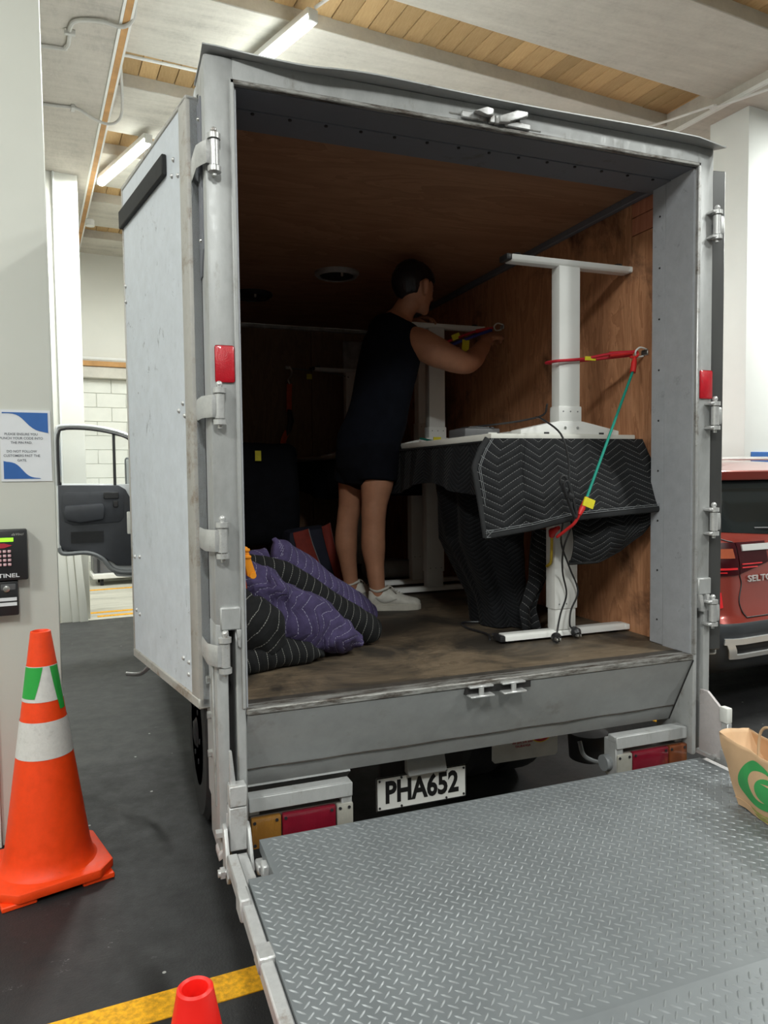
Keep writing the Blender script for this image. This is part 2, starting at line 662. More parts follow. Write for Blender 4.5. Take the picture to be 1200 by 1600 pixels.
plain('kraft_paper', (0.66, 0.43, 0.25), 0.7, var=0.07, scale=6, bmp=0.25, bscale=14)
plain('print_green', (0.05, 0.36, 0.10), 0.55, var=0.08)
plain('print_olive', (0.30, 0.36, 0.08), 0.55, var=0.08)
worn('cone_orange', (0.95, 0.060, 0.002), (0.45, 0.035, 0.006), 0.5, 0.0, 0.70, 4.0)
plain('cone_red', (0.90, 0.018, 0.012), 0.40, var=0.08, scale=5)
worn('cone_white', (0.68, 0.66, 0.64), (0.42, 0.40, 0.38), 0.45, 0.0, 0.6, 9)
plain('cone_green', (0.02, 0.36, 0.05), 0.45, var=0.1)
plain('desk_white', (0.78, 0.78, 0.76), 0.4, var=0.03, scale=4)
plain('desk_top_white', (0.72, 0.71, 0.66), 0.45, var=0.03, scale=4)
plain('black_plastic', (0.02, 0.02, 0.022), 0.4, var=0.2)
plain('grey_plastic', (0.10, 0.10, 0.105), 0.5, var=0.15)
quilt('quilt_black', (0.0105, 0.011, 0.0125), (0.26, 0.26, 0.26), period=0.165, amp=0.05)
quilt('quilt_shaded', (0.004, 0.0045, 0.006), (0.06, 0.06, 0.065), period=0.165, amp=0.05, gap=0.02)  # quilt_black again, with shade put into cloth and stitch colour
quilt('quilt_purple', (0.060, 0.046, 0.115), (0.34, 0.33, 0.45), gap=0.036)
quilt('quilt_band', (0.010, 0.0105, 0.0115), (0.30, 0.30, 0.28), period=0.4, amp=0.02, gap=0.034)
quilt('quilt_band_purple', (0.066, 0.051, 0.125), (0.34, 0.33, 0.45), period=0.22, amp=0.05, gap=0.038)
plain('blanket_binding', (0.011, 0.0115, 0.013), 0.85, var=0.2, scale=30)
plain('dark_cloth', (0.0045, 0.005, 0.008), 0.9, var=0.3, scale=14, bmp=0.3, bscale=60, spec=0.2)
rope('rope_red', (0.62, 0.012, 0.03), (0.10, 0.005, 0.01))
rope('rope_green', (0.0, 0.30, 0.22), (0.0, 0.06, 0.06))
rope('rope_blue', (0.04, 0.05, 0.30), (0.01, 0.01, 0.06))
rope('rope_yellow', (0.65, 0.45, 0.03), (0.05, 0.04, 0.01))
plain('hook_red', (0.60, 0.02, 0.02), 0.45, var=0.1)
plain('tag_yellow', (0.75, 0.66, 0.03), 0.5, var=0.1, scale=30)
plain('strap_orange', (0.75, 0.11, 0.03), 0.7, var=0.15, scale=40)
plain('ratchet_orange', (0.95, 0.33, 0.015), 0.45, var=0.1)
plain('bag_red', (0.24, 0.03, 0.02), 0.75, var=0.2, scale=12)
plain('bag_navy', (0.012, 0.014, 0.03), 0.8, var=0.2, scale=12)
plain('wrap_white', (0.55, 0.55, 0.55), 0.5, var=0.15, scale=8)
plain('steel', (0.62, 0.62, 0.60), 0.28, metal=0.9, var=0.1)
plain('skin', (0.47, 0.225, 0.135), 0.5, var=0.10, scale=18, bmp=0.05, bscale=140)
plain('hair', (0.007, 0.007, 0.011), 0.42, var=0.5, scale=60, bmp=0.5, bscale=90, stretch=(1, 1, 0.35))
plain('navy_vest', (0.006, 0.0075, 0.013), 0.92, var=0.2, scale=20, bmp=0.12, bscale=26, spec=0.15)
plain('black_shorts', (0.005, 0.006, 0.010), 0.92, var=0.2, scale=20, bmp=0.12, bscale=22, spec=0.15)
plain('shoe_white', (0.62, 0.60, 0.55), 0.5, var=0.12, scale=25)
plain('shoe_sole', (0.58, 0.55, 0.49), 0.6, var=0.12, scale=25)
plain('shoe_mark', (0.42, 0.41, 0.38), 0.5, var=0.1)
plain('eye_white', (0.6, 0.58, 0.55), 0.2, var=0.05)
plain('iris_dark', (0.02, 0.012, 0.008), 0.2, var=0.1)
plain('lip', (0.36, 0.12, 0.09), 0.5, var=0.1)
plain('car_red', (0.30, 0.040, 0.028), 0.25, metal=0.25, var=0.05, scale=3, coat=1.0)
plain('car_black', (0.035, 0.040, 0.047), 0.5, var=0.12, scale=8)
plain('car_glass', (0.010, 0.013, 0.014), 0.08, var=0.2, scale=3, spec=0.25)
plain('chrome', (0.82, 0.82, 0.82), 0.3, metal=0.45, var=0.05)
plain('lamp_dark_red', (0.045, 0.003, 0.006), 0.35, var=0.2, spec=0.2)
lens('lamp_signal', (0.46, 0.11, 0.05))
plain('lamp_red', (0.85, 0.02, 0.03), 0.2, var=0.05, coat=0.6)
plain('cab_silver', (0.60, 0.62, 0.64), 0.35, metal=0.2, var=0.05, coat=0.4)
plain('trim_charcoal', (0.038, 0.041, 0.050), 0.6, var=0.12, scale=12, bmp=0.12, bscale=200)
plain('trim_black', (0.014, 0.014, 0.016), 0.5, var=0.2)
plain('trim_grey', (0.20, 0.21, 0.22), 0.5, var=0.1)
glass('cab_glass', (0.75, 0.82, 0.82), 0.03, 0.10)
glass('mirror_glass', (0.6, 0.62, 0.62), 0.05, 1.0)
emit('lcd_green', (0.30, 0.85, 0.03), 0.9)
plain('key_pink', (0.72, 0.42, 0.46), 0.4, var=0.1, scale=90)
plain('tread', (0.185, 0.20, 0.21), 0.40, metal=0.2, var=0.10, scale=5)
plain('tread_bar', (0.24, 0.255, 0.265), 0.36, metal=0.25, var=0.15, scale=30)


def asphalt(name):
    m, nt, b = _new(name)
    co = coords(nt)
    n1 = noise(nt, co, 0.9, 6, 0.65)
    n2 = noise(nt, co, 140, 3, 0.7)
    n3 = noise(nt, co, 9, 6, 0.75)
    base = ramp(nt, n1, [(0.3, (0.008, 0.008, 0.009)), (0.7, (0.020, 0.020, 0.021))])
    # strip further in, where the coating is newer and greyer
    sp = nt.nodes.new('ShaderNodeSeparateXYZ')
    nt.links.new(co, sp.inputs[0])
    wob = math_n(nt, 'ADD', sp.outputs[1], math_n(nt, 'MULTIPLY', n3, 0.02))
    far = ramp(nt, math_n(nt, 'MULTIPLY', math_n(nt, 'SUBTRACT', wob, 1.72), 12.0), [(0.0, 0.0), (1.0, 1.0)])
    base = mixc(nt, far, base, ramp(nt, n1, [(0.3, (0.026, 0.027, 0.027)), (0.7, (0.044, 0.045, 0.045))]))
    v = nt.nodes.new('ShaderNodeTexVoronoi')
    v.inputs['Scale'].default_value = 7.0
    nt.links.new(co, v.inputs['Vector'])
    sp1 = math_n(nt, 'LESS_THAN', v.outputs['Distance'], 0.045)
    sp2 = math_n(nt, 'GREATER_THAN', n3, 0.47)
    base = mixc(nt, math_n(nt, 'MULTIPLY', sp1, sp2), base, (0.42, 0.42, 0.40))
    sc = noise(nt, coords(nt, (1, 2.2, 1)), 16, 7, 0.8, 0.3)
    pk = noise(nt, co, 1.6, 2)
    ms = math_n(nt, 'MULTIPLY', ramp(nt, sc, [(0.62, 0.0), (0.68, 1.0)]), ramp(nt, pk, [(0.54, 0.0), (0.62, 1.0)]))
    base = mixc(nt, math_n(nt, 'MULTIPLY', ms, 0.7), base, (0.33, 0.33, 0.33))
    nt.links.new(base, b.inputs['Base Color'])
    nt.links.new(ramp(nt, n3, [(0.3, 0.5), (0.7, 0.7)]), b.inputs['Roughness'])
    bump(nt, b, math_n(nt, 'ADD', n2, math_n(nt, 'MULTIPLY', n3, 0.5)), 0.35, 0.004)
    MT[name] = m


asphalt('asphalt')
concrete('concrete_floor', (0.46, 0.45, 0.39), (1.0, 3.0, 1), var=0.3, rough=0.6)

# =================================================================== THE BUILDING
def bobj(name, mb, mat, parent=None, **k):
    return obj(name, mb, MT[mat], parent, M=BROT, **k)


fl = tag(bobj('floor', MB().box(-9, 12, -10, 5.86, -0.2, 0.0), 'asphalt', origin=(0, 0, 0)),
         'dark coated car park floor with pale scuffs around the truck', kind='structure')
fl2 = tag(bobj('floor', MB().box(-9, 12, 5.86, 14, -0.2, 0.004), 'concrete_floor', origin=(0, 0, 0)),
          'pale stained concrete floor beyond the dark coating', kind='structure')
bobj('line_marking', MB().box(-7, 11, 0, 0.108, 0, 0.003, M=rot2(rad(-5.5 + 3.0), (0, 0, 0)) @ Matrix.Translation((0.0, -0.17, 0))), 'yellow_line', fl)
obj('line_marking', MB().prism([(2.45, 1.55), (2.56, 1.55), (2.98, 0.35), (2.87, 0.35)], 'z', 0, 0.003), MT['yellow_line'], fl)
for (y0, x0, x1) in ((6.22, -0.0, 4.2), (5.98, 0.05, 4.2), (7.95, -0.3, 3.0)):
    bobj('line_marking', MB().box(x0, x1, y0, y0 + 0.09, 0.004, 0.007), 'yellow_line', fl2)

# ---- ceiling: concrete ribs with timber planks between, carried by two beams
ce = thing('ceiling', (0, 0, 0), 'concrete ribbed ceiling with timber plank infill strips', kind='structure')
P0, PER, RW = 1.48, 1.357, 0.855
bobj('light_block_slab', MB().box(-9, 12, -10, 14, 4.76, 4.95), 'concrete_dark', ce)  # added above ribs and planks to block light
rib_src = None
for i in range(-6, 8):
    y0 = P0 + PER * i
    if rib_src is None:
        rib_src = bobj('rib', MB().box(0.0, 4.92, 0, RW, 4.6, 4.765, 0.006, 1), 'concrete', ce)
        rib_src.location = BROT @ V((0, y0, 0))
    else:
        share(rib_src, 'rib', ce, BROT @ V((0, y0, 0)))
rib_l = None
for i in range(-6, 8):
    y0 = P0 + PER * i
    for xo in (-6.0, 5.2):
        if rib_l is None:
            rib_l = bobj('rib', MB().box(0.0, 5.3, 0, RW, 4.6, 4.765), 'concrete', ce)
            rib_l.location = BROT @ V((xo, y0, 0))
        else:
            share(rib_l, 'rib', ce, BROT @ V((xo, y0, 0)))
plank_src = None
PW = 0.142
for i in range(-2, 5):
    y0 = P0 + RW + PER * i
    for k in range(34):
        x0 = 0.06 + k * PW
        if x0 > 4.75:
            break
        dz = random.uniform(0, 0.006)
        if plank_src is None:
            plank_src = bobj('plank', MB().box(0.002, PW - 0.003, -0.03, PER - RW + 0.03, 4.70, 4.735, 0.003, 1), 'plank_wood', ce)
            plank_src.location = BROT @ V((x0, y0, dz))
        else:
            share(plank_src, 'plank', ce, BROT @ V((x0, y0, dz)))
mb = MB()
for i in range(-6, 8):
    y0 = P0 + RW + PER * i
    if i < -2 or i > 4:
        mb.box(0.0, 4.9, y0 - .03, y0 + PER - RW + .03, 4.70, 4.73)
    mb.box(-6, -0.8, y0 - .03, y0 + PER - RW + .03, 4.70, 4.73)
    mb.box(5.3, 10.5, y0 - .03, y0 + PER - RW + .03, 4.70, 4.73)
tag(bobj('timber_infill', mb, 'plank_wood', ce), kind='stuff')
# beams
tag(bobj('trim_1', MB().box(-0.92, 0.13, -10, 8.9, 4.5, 4.77, 0.01, 1), 'concrete_beam', origin=(0, 0, 0)), 'wide concrete beam soffit over the left pillar', kind='structure')
bl = bpy.data.objects['trim_1']
bobj('edge_board', MB().box(0.10, 0.145, -6, 8.9, 4.488, 4.56, 0.003, 1), 'orange_timber', bl)
bobj('edge_strip', MB().box(0.082, 0.10, -6, 8.9, 4.488, 4.503), 'pipe_white', bl)
bobj('edge_strip', MB().box(0.145, 0.160, -6, 8.9, 4.488, 4.505), 'pipe_white', bl)
tag(bobj('trim_2', MB().box(4.76, 5.6, -10, 8.9, 4.5, 4.77, 0.01, 1), 'concrete_beam', origin=(0, 0, 0)), 'concrete beam carrying the ribs above the red car', kind='structure')
br = bpy.data.objects['trim_2']
bobj('edge_strip', MB().box(4.735, 4.765, -6, 8.9, 4.49, 4.52), 'pipe_white', br)


def bpipe(pts, r, mat, name='conduit', k=5):
    return bobj(name, MB().tube(spline([V(p) for p in pts], k), r, 8), mat)


c1 = bpipe([(-0.91, 3.72, 4.487), (-0.30, 3.64, 4.487), (-0.225, 3.6, 4.487), (-0.21, 3.5, 4.487), (-0.21, 3.34, 4.487), (-0.17, 3.24, 4.487), (-0.02, 3.17, 4.48), (0.10, 3.16, 4.47), (0.165, 3.07, 4.50), (0.155, 2.83, 4.55), (0.15, 2.0, 4.585)], 0.014, 'pipe_grey')
tag(c1, 'bent grey conduit on beam soffit, nearer of the two', 'conduit')
bobj('saddle_clip', MB().box(-0.245, -0.175, 3.38, 3.41, 4.465, 4.5, 0.004, 1), 'pipe_grey', c1)
c2 = bpipe([(-0.91, 4.57, 4.487), (-0.33, 4.52, 4.487), (-0.11, 4.49, 4.487), (0.0, 4.53, 4.46), (0.12, 4.58, 4.45), (0.21, 4.53, 4.46), (0.235, 4.36, 4.5), (0.16, 3.78, 4.56)], 0.012, 'pipe_grey')
tag(c2, 'grey conduit with loose drooping loop on beam soffit', 'conduit')
bobj('saddle_clip', MB().box(-0.15, -0.12, 4.45, 4.53, 4.47, 4.5, 0.004, 1), 'pipe_grey', c2)
tag(bpipe([(0.15, 3.72, 4.585), (0.7, 3.70, 4.585), (4.7, 3.72, 4.585)], 0.012, 'pipe_white', k=2), 'thin white pipe crossing the timber strip behind truck corner', 'conduit')
tag(bpipe([(4.0, 3.10, 4.46), (4.37, 2.73, 4.46), (4.60, 2.20, 4.46), (4.64, 2.26, 4.47), (4.80, 1.85, 4.47), (5.3, 0.4, 4.48)], 0.011, 'pipe_white', k=3), 'thin white conduit running beneath the beam at upper right', 'conduit')
jb = thing('junction_box', BROT @ V((0.19, 7.2, 4.42)), 'small round white junction box on beam edge', 'junction box')
bobj('box_body', MB().lathe([(0.045, 0.0), (0.05, 0.01), (0.05, 0.06), (0.03, 0.075)], (0.19, 7.2, 4.42), 16), 'pipe_white', jb)
bobj('box_lid', MB().lathe([(0.02, -0.008), (0.052, -0.008), (0.052, 0.004)], (0.19, 7.2, 4.42), 16), 'fixture_white', jb)


def tube_light(x, y, label, ang=14.5, z=4.49, w=TUBE_W):
    c = BROT @ V((x, y, z))
    t = thing('ceiling_light', c, label, 'ceiling light', 'tube lights of the car park')
    R = Matrix.Translation(c) @ Matrix.Rotation(rad(ang + 5.5), 4, 'Z')
    obj('housing', MB().box(-0.04, 0.04, -0.60, 0.60, 0.012, 0.06, 0.008, 2), MT['fixture_white'], t, M=R)
    for s in (-1, 1):
        obj('end_cap', MB().box(-0.035, 0.035, s * 0.605 - 0.012, s * 0.605 + 0.012, -0.03, 0.05, 0.006, 2), MT['fixture_white'], t, M=R)
    obj('diffuser', MB().tube([(0, -0.6, -0.01), (0, 0.6, -0.01)], (0.030, 0.040), 12), MT['tube_glow'], t, M=R)
    for s in (-0.4, 0.4):
        obj('hanger_rod', MB().cyl((0, s, 0.055), (0, s, 0.12), 0.008, n=8), MT['pipe_grey'], t, M=R)
    ld = bpy.data.lights.new('tube_light', 'AREA')
    ld.shape = 'RECTANGLE'
    ld.size, ld.size_y = 0.09, 1.18
    ld.energy = w
    ld.color = (0.965, 1.0, 0.955)
    lo = bpy.data.objects.new('tube_glow_light', ld)
    COL.objects.link(lo)
    lo.parent = t
    lo.location = (0, 0, -0.045)
    lo.rotation_euler = (0, 0, rad(ang + 5.5))
    return t


tube_light(1.08, 3.14, 'lit tube light above the truck roof corner')
tube_light(0.36, 5.42, 'lit tube light seen above the open left truck door')
k = 0
for (x, y, w_) in LIGHTS:
    tube_light(x, y, 'unseen tube light added as a light source out of frame', 14.5, w=TUBE_W * w_)
cd = bobj('conduit', MB().tube([BROT.inverted() @ (BROT @ V(p)) for p in ((1.25, 2.56, 4.56), (1.40, 2.15, 4.56), (1.62, 1.2, 4.57))], 0.011, 8), 'pipe_white')
tag(cd, 'white conduit leading to the tube light over the roof', 'conduit')

# ---- walls
tag(bobj('wall_left', MB().box(-6.2, -6.0, -10, 14, 0, 4.8), 'cream_paint'), 'unseen cream wall added far to the left to catch light', kind='structure')  # unseen, added to catch and bounce the tube light
tag(bobj('wall_right', MB().box(9.0, 9.2, -10, 14, 0, 4.8), 'white_paint'), 'white wall far behind the red car', kind='structure')
tag(bobj('wall_rear', MB().box(-9, 12, -9.2, -9.0, 0, 4.8), 'concrete_dark'), 'unseen dark wall added behind the photographer to limit bounce', kind='structure')  # unseen, kept dark so less light bounces deep into the truck
wb = thing('wall_back', (0, 0, 0), 'white painted block wall with concrete ledge behind the cab door', kind='structure')
bobj('mortar_bed', MB().box(-6, 9, 9.0, 9.2, 0, 2.9), 'mortar', wb)
bobj('upper_wall', MB().box(-6, 9, 8.98, 9.2, 3.05, 4.8), 'cream_paint', wb)
bobj('ledge_beam', MB().box(-6, 9, 8.86, 9.2, 2.86, 3.02, 0.008, 1), 'concrete', wb)
bobj('ledge_board', MB().box(-6, 9, 8.83, 9.0, 3.02, 3.09, 0.004, 1), 'orange_timber', wb)
bobj('ledge_pipe', MB().tube([(-6, 8.82, 3.12), (9, 8.82, 3.12)], 0.025, 8), 'pipe_white', wb)
blk = None
for r in range(14):
    for c in range(8):
        x0 = -0.85 + c * 0.40 + (0.2 if r % 2 else 0)
        z0 = 0.06 + r * 0.20
        loc = BROT @ V((x0, 0, z0))
        if blk is None:
            blk = bobj('block', MB().box(0.004, 0.396, 8.985, 9.02, 0.003, 0.197, 0.004, 1), 'block_paint', wb)
            blk.location = loc
        else:
            share(blk, 'block', wb, loc)
mb = MB()
for r in range(14):
    z0 = 0.06 + r * 0.20
    mb.box(-6, -0.86, 8.985, 9.02, z0 + .003, z0 + .197)
    mb.box(2.56, 9, 8.985, 9.02, z0 + .003, z0 + .197)
tag(bobj('block_courses', mb, 'block_paint', wb), kind='stuff')

# ---- pillars
p1 = tag(bobj('trim_3', MB().box(-1.35, -0.466, 1.08, 1.75, 0, 4.52, 0.012, 2), 'cream_paint', origin=(0, 0, 0)), 'large cream painted pillar with notice and keypad', kind='structure')
bobj('corner_bead', MB().box(-0.716, -0.700, 1.066, 1.10, 0, 4.5, 0.004, 1), 'cream_paint', p1)
bobj('saddle_clip', MB().box(-0.705, -0.675, 1.066, 1.082, 1.80, 1.815, 0.003, 1), 'pipe_white', p1)
p2 = tag(bobj('trim_4', MB().box(-0.75, -0.02, 5.95, 6.5, 0, 4.52, 0.012, 2), 'cream_paint', origin=(0, 0, 0)), 'cream painted pillar behind the cab door', kind='structure')
bobj('corner_bead', MB().box(-0.255, -0.235, 5.925, 5.97, 0.5, 4.5, 0.005, 1), 'white_paint', p2)
bobj('blue_sign', MB().box(-0.36, -0.275, 5.92, 5.951, 1.48, 1.79, 0.003, 1), 'print_blue', p2)
for q, (xa, xb) in enumerate(((-0.30, -0.20), (-0.20, -0.13), (-0.13, -0.05))):
    sh = Matrix.Shear('XZ', 4, (0.0, 0.0))
    pn = bobj('leaning_board', MB().prism([(xa, 0), (xb, 0), (xb - 0.05 - 0.012 * q, 0.95), (xa - 0.05, 0.95)], 'y', 5.86 - 0.02 * q, 5.885 - 0.02 * q, 0.003), 'cream_paint')
    tag(pn, ('leftmost', 'middle', 'rightmost')[q] + ' cream board leaning on the far pillar', 'board', 'boards leaning on the far pillar')
tag(bobj('trim_5', MB().box(4.94, 5.75, 2.13, 2.52, 0, 4.52, 0.01, 2), 'white_paint', origin=(0, 0, 0)), 'white pillar behind the red car', kind='structure')
p5 = bpy.data.objects['trim_5']
bobj('blue_band', MB().box(5.02, 5.75, 2.122, 2.135, 1.50, 1.62, 0.002, 1), 'print_blue', p5)
# low dark trolley at the far wall
lt = thing('flatbed_trolley', BROT @ V((1.2, 8.5, 0)), 'dark low trolley parked against the far block wall', 'trolley')
bobj('deck', MB().box(0.18, 2.2, 8.3, 8.85, 0.10, 0.17, 0.01, 1), 'pipe_white', lt)
bobj('crate', MB().box(0.2, 2.2, 8.4, 8.85, 0.17, 0.42, 0.01, 1), 'grey_plastic', lt)
for x in (0.3, 2.0):
    for y in (8.4, 8.75):
        bobj('wheel', MB().cyl((x - .02, y, 0.055), (x + .02, y, 0.055), 0.052), 'black_rubber', lt)
mb = MB()
for k in range(9):
    mb.box(0.25 + k * .21, 0.28 + k * .21, 8.385, 8.41, 0.18, 0.40, 0.003, 1)
bobj('crate_ribs', mb, 'seal_rubber', lt)

# ---- notice on the pillar
nt_ = thing('paper_notice', BROT @ V((-0.566, 1.078, 1.443)), 'white notice with blue corner waves taped on the cream pillar', 'notice')
bobj('sheet', MB().box(-0.657, -0.478, 1.075, 1.0785, 1.443, 1.722), 'paper_white', nt_)


def wave_corner(top):
    pts = []
    x0, x1 = -0.648, -0.487
    if top:
        zt = 1.712
        pts = [(x0, zt), (x1, zt), (x1, 1.633)]
        for i in range(13):
            t = i / 12
            x = x1 - 0.02 - t * (x1 - 0.02 - x0)
            z = 1.636 + 0.071 * (1 / (1 + math.exp(-(t - 0.42) * 9))) + 0.004 * math.sin(t * 3)
            pts.append((x, min(z, zt - .001)))
    else:
        zb = 1.453
        pts = [(x1 - 0.03, zb), (x0, zb), (x0, 1.523)]
        for i in range(13):
            t = i / 12
            x = x0 + 0.01 + t * (x1 - 0.035 - x0 - 0.01)
            z = 1.455 + 0.066 * (1 / (1 + math.exp((t - 0.48) * 9)))
            pts.append((x, z))
    return pts


bobj('print_wave', MB().prism(wave_corner(True), 'y', 1.0735, 1.0752), 'print_blue', nt_, smooth=False)
bobj('print_wave', MB().prism(wave_corner(False), 'y', 1.0735, 1.0752), 'print_blue', nt_, smooth=False)
for ln, z in (('PLEASE ENSURE YOU', 1.627), ('PUNCH YOUR CODE INTO', 1.611), ('THE PIN PAD.', 1.594), ('DO NOT FOLLOW', 1.560), ('CUSTOMERS PAST THE', 1.543), ('GATE.', 1.525)):
    bobj('lettering', text_mb(ln, 0.0132, 0.0003, 0.0001, 0.95, M=Matrix.Translation((-0.583, 1.0745, z))), 'print_grey', nt_, smooth=False)

# ---- keypad on the pillar
kp = thing('keypad', BROT @ V((-0.67, 1.06, 1.063)), 'black entry keypad with pink buttons and green display', 'keypad')
bobj('case', MB().box(-0.80, -0.575, 1.015, 1.082, 1.063, 1.258, 0.006, 2), 'black_plastic', kp)
bobj('display', MB().box(-0.76, -0.623, 1.012, 1.017, 1.213, 1.228, 0.001, 1), 'lcd_green', kp)
bobj('arrow', MB().prism([(-0.72, 1.207), (-0.655, 1.207), (-0.628, 1.198), (-0.655, 1.189), (-0.72, 1.189)], 'y', 1.0125, 1.0155), 'print_red', kp, smooth=False)
for r in range(4):
    for c in range(3):
        x, z = -0.638 - c * 0.0165, 1.176 - r * 0.0168
        bb = bobj('key', MB().box(x - .0058, x + .0058, 1.008, 1.016, z - .005, z + .005, 0.0015, 1), 'key_pink', kp)
        bobj('key_legend', MB().box(x - .004, x + .001, 1.0074, 1.0085, z + .0005, z + .0035), 'paper_white', bb)
bobj('lettering', text_mb('SENTINEL', 0.0215, 0.0004, 0.0003, 1.3, 'RIGHT', M=Matrix.Translation((-0.606, 1.0142, 1.082))), 'paper_white', kp, smooth=False)
bobj('lettering', text_mb('daVinci', 0.013, 0.0003, 0.0, 1.1, 'RIGHT', 0.3, M=Matrix.Translation((-0.588, 1.0142, 1.240))), 'pipe_grey', kp, smooth=False)
kb = thing('lock_box', BROT @ V((-0.69, 1.06, 0.926)), 'black lock box with two white label strips below the keypad', 'lock box')
bobj('case', MB().box(-0.80, -0.612, 1.025, 1.082, 0.926, 1.060, 0.005, 2), 'black_plastic', kb)
bobj('lock_barrel', MB().lathe([(0.010, 0.03), (0.012, 0.0), (0.006, -0.002)], (-0.652, 1.018, 1.031), 14, 'y'), 'steel', kb)
bobj('latch_plate', MB().box(-0.672, -0.62, 1.021, 1.027, 1.024, 1.049, 0.003, 1), 'grey_plastic', kb)
for z, tx in ((0.990, 'ACCESS'), (0.971, 'ELECTRICAL')):
    lb = bobj('label_strip', MB().box(-0.74, -0.618, 1.0225, 1.026, z - .0065, z + .0065), 'paper_white', kb)

# =================================================================== THE TRUCK
F = 0.757                       # load floor height
ZO, ZT = 2.578, 2.652           # top of the door opening, top of the frame
tk = thing('box_truck', (0.85, 0.0, 0.0), 'grey box truck with open rear doors and lowered tail lift', 'truck')


def tp(name, mb, mat, parent=None, **k):
    return obj(name, mb, MT[mat], parent or tk, **k)


# ---- rear frame
lp = tp('corner_post', MB().box(-0.085, 0.0, 0.0, 0.2, 1.01, ZT, 0.009, 2), 'truck_paint')
tp('lower_flange', MB().prism([(0.0, 0.307), (0.2, 0.307), (0.2, 1.02), (0.0, 1.02)], 'x', -0.086, -0.05, 0.008), 'truck_paint', lp)
tp('lower_flange', MB().box(-0.028, 0.0, 0.0, 0.2, 0.36, 1.02, 0.004, 1), 'truck_paint', lp)
tp('lift_channel', MB().box(-0.052, -0.026, 0.06, 0.19, 0.33, 1.01), 'slot_dark', lp)
tp('channel_cap', MB().box(-0.072, -0.012, -0.012, 0.02, 1.0, 1.068, 0.004, 1), 'truck_paint', lp)
tp('channel_tooth', MB().prism([(-0.066, 1.0), (-0.050, 1.0), (-0.046, 0.955), (-0.058, 0.95)], 'y', -0.012, 0.01, 0.002), 'hinge_steel', lp)
tp('channel_tooth', MB().prism([(-0.026, 1.0), (-0.012, 1.0), (-0.014, 0.945), (-0.022, 0.95)], 'y', -0.012, 0.01, 0.002), 'hinge_steel', lp)
tp('opening_bead', MB().box(-0.013, 0.001, -0.006, 0.01, F, ZO + 0.012, 0.003, 1), 'truck_paint', lp)
# recessed plate on the outer side of the post
tp('side_plate', MB().box(-0.092, -0.084, 0.05, 0.195, 0.45, 0.93, 0.003, 1), 'truck_paint', lp)
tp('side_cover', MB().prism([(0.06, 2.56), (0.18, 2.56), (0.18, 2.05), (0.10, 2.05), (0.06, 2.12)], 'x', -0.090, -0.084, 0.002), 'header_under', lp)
for z in (2.5, 2.15):
    tp('screw', MB().ball((-0.091, 0.08, z), 0.006, 8, 6), 'steel', lp)
for z in (0.83, 0.72, 0.60):
    tp('bolt', MB().cyl((-0.104, 0.10, z), (-0.088, 0.10, z), 0.012, n=6), 'steel', lp)
rp = tp('corner_post', MB().box(1.70, 1.777, 0.0, 0.2, 0.93, ZT, 0.009, 2), 'truck_paint')
tp('lower_flange', MB().box(1.70, 1.722, 0.0, 0.2, 0.363, 0.94, 0.009, 2), 'truck_paint', rp)
tp('lower_flange', MB().box(1.750, 1.782, 0.0, 0.2, 0.363, 0.94, 0.006, 2), 'truck_paint', rp)
tp('lift_channel', MB().box(1.72, 1.751, 0.06, 0.19, 0.36, 0.93), 'slot_dark', rp)
tp('channel_cap', MB().box(1.712, 1.775, -0.012, 0.02, 0.985, 1.048, 0.004, 1), 'truck_paint', rp)
tp('channel_tooth', MB().prism([(1.715, 0.985), (1.73, 0.985), (1.745, 0.92), (1.728, 0.92)], 'y', -0.014, 0.01, 0.002), 'hinge_steel', rp)
tp('channel_tooth', MB().prism([(1.748, 0.985), (1.765, 0.985), (1.780, 0.925), (1.766, 0.92)], 'y', -0.014, 0.01, 0.002), 'hinge_steel', rp)
tp('opening_bead', MB().box(1.699, 1.713, -0.006, 0.01, F, ZO + 0.012, 0.003, 1), 'bare_alu', rp)
tp('jamb_liner', MB().box(1.692, 1.703, 0.012, 0.155, F, ZO), 'truck_jamb', rp)
tp('jamb_angle', MB().box(1.694, 1.752, 0.155, 0.235, F, ZO + 0.03, 0.004, 1), 'truck_jamb', rp)
tp('jamb_angle', MB().box(1.722, 1.752, 0.228, 0.266, F, ZO + 0.02, 0.003, 1), 'bare_alu', rp)
for k in range(9):
    tp('screw', MB().ball((1.694, 0.19, F + 0.1 + k * 0.2), 0.004, 8, 6), 'slot_dark', rp)
tp('jamb_liner', MB().box(-0.003, 0.008, 0.012, 0.155, F, ZO), 'truck_jamb', lp)
hd = tp('header', MB().box(-0.004, 1.704, 0.0006, 0.2, ZO, ZT - 0.0005, 0.002, 1), 'truck_paint')
tp('opening_bead', MB().box(-0.012, 1.712, -0.006, 0.012, ZO - 0.002, ZO + 0.012, 0.003, 1), 'rusty_edge', hd)
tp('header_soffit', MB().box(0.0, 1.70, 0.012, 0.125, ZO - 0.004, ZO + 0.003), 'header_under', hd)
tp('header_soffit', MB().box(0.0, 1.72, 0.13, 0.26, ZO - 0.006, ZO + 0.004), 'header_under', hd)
mb = MB()
for k in range(14):
    mb.cyl((0.08 + k * 0.118, 0.14, ZO - 0.010), (0.08 + k * 0.118, 0.14, ZO - 0.004), 0.006, n=6)
tp('screw_row', mb, 'slot_dark', hd)


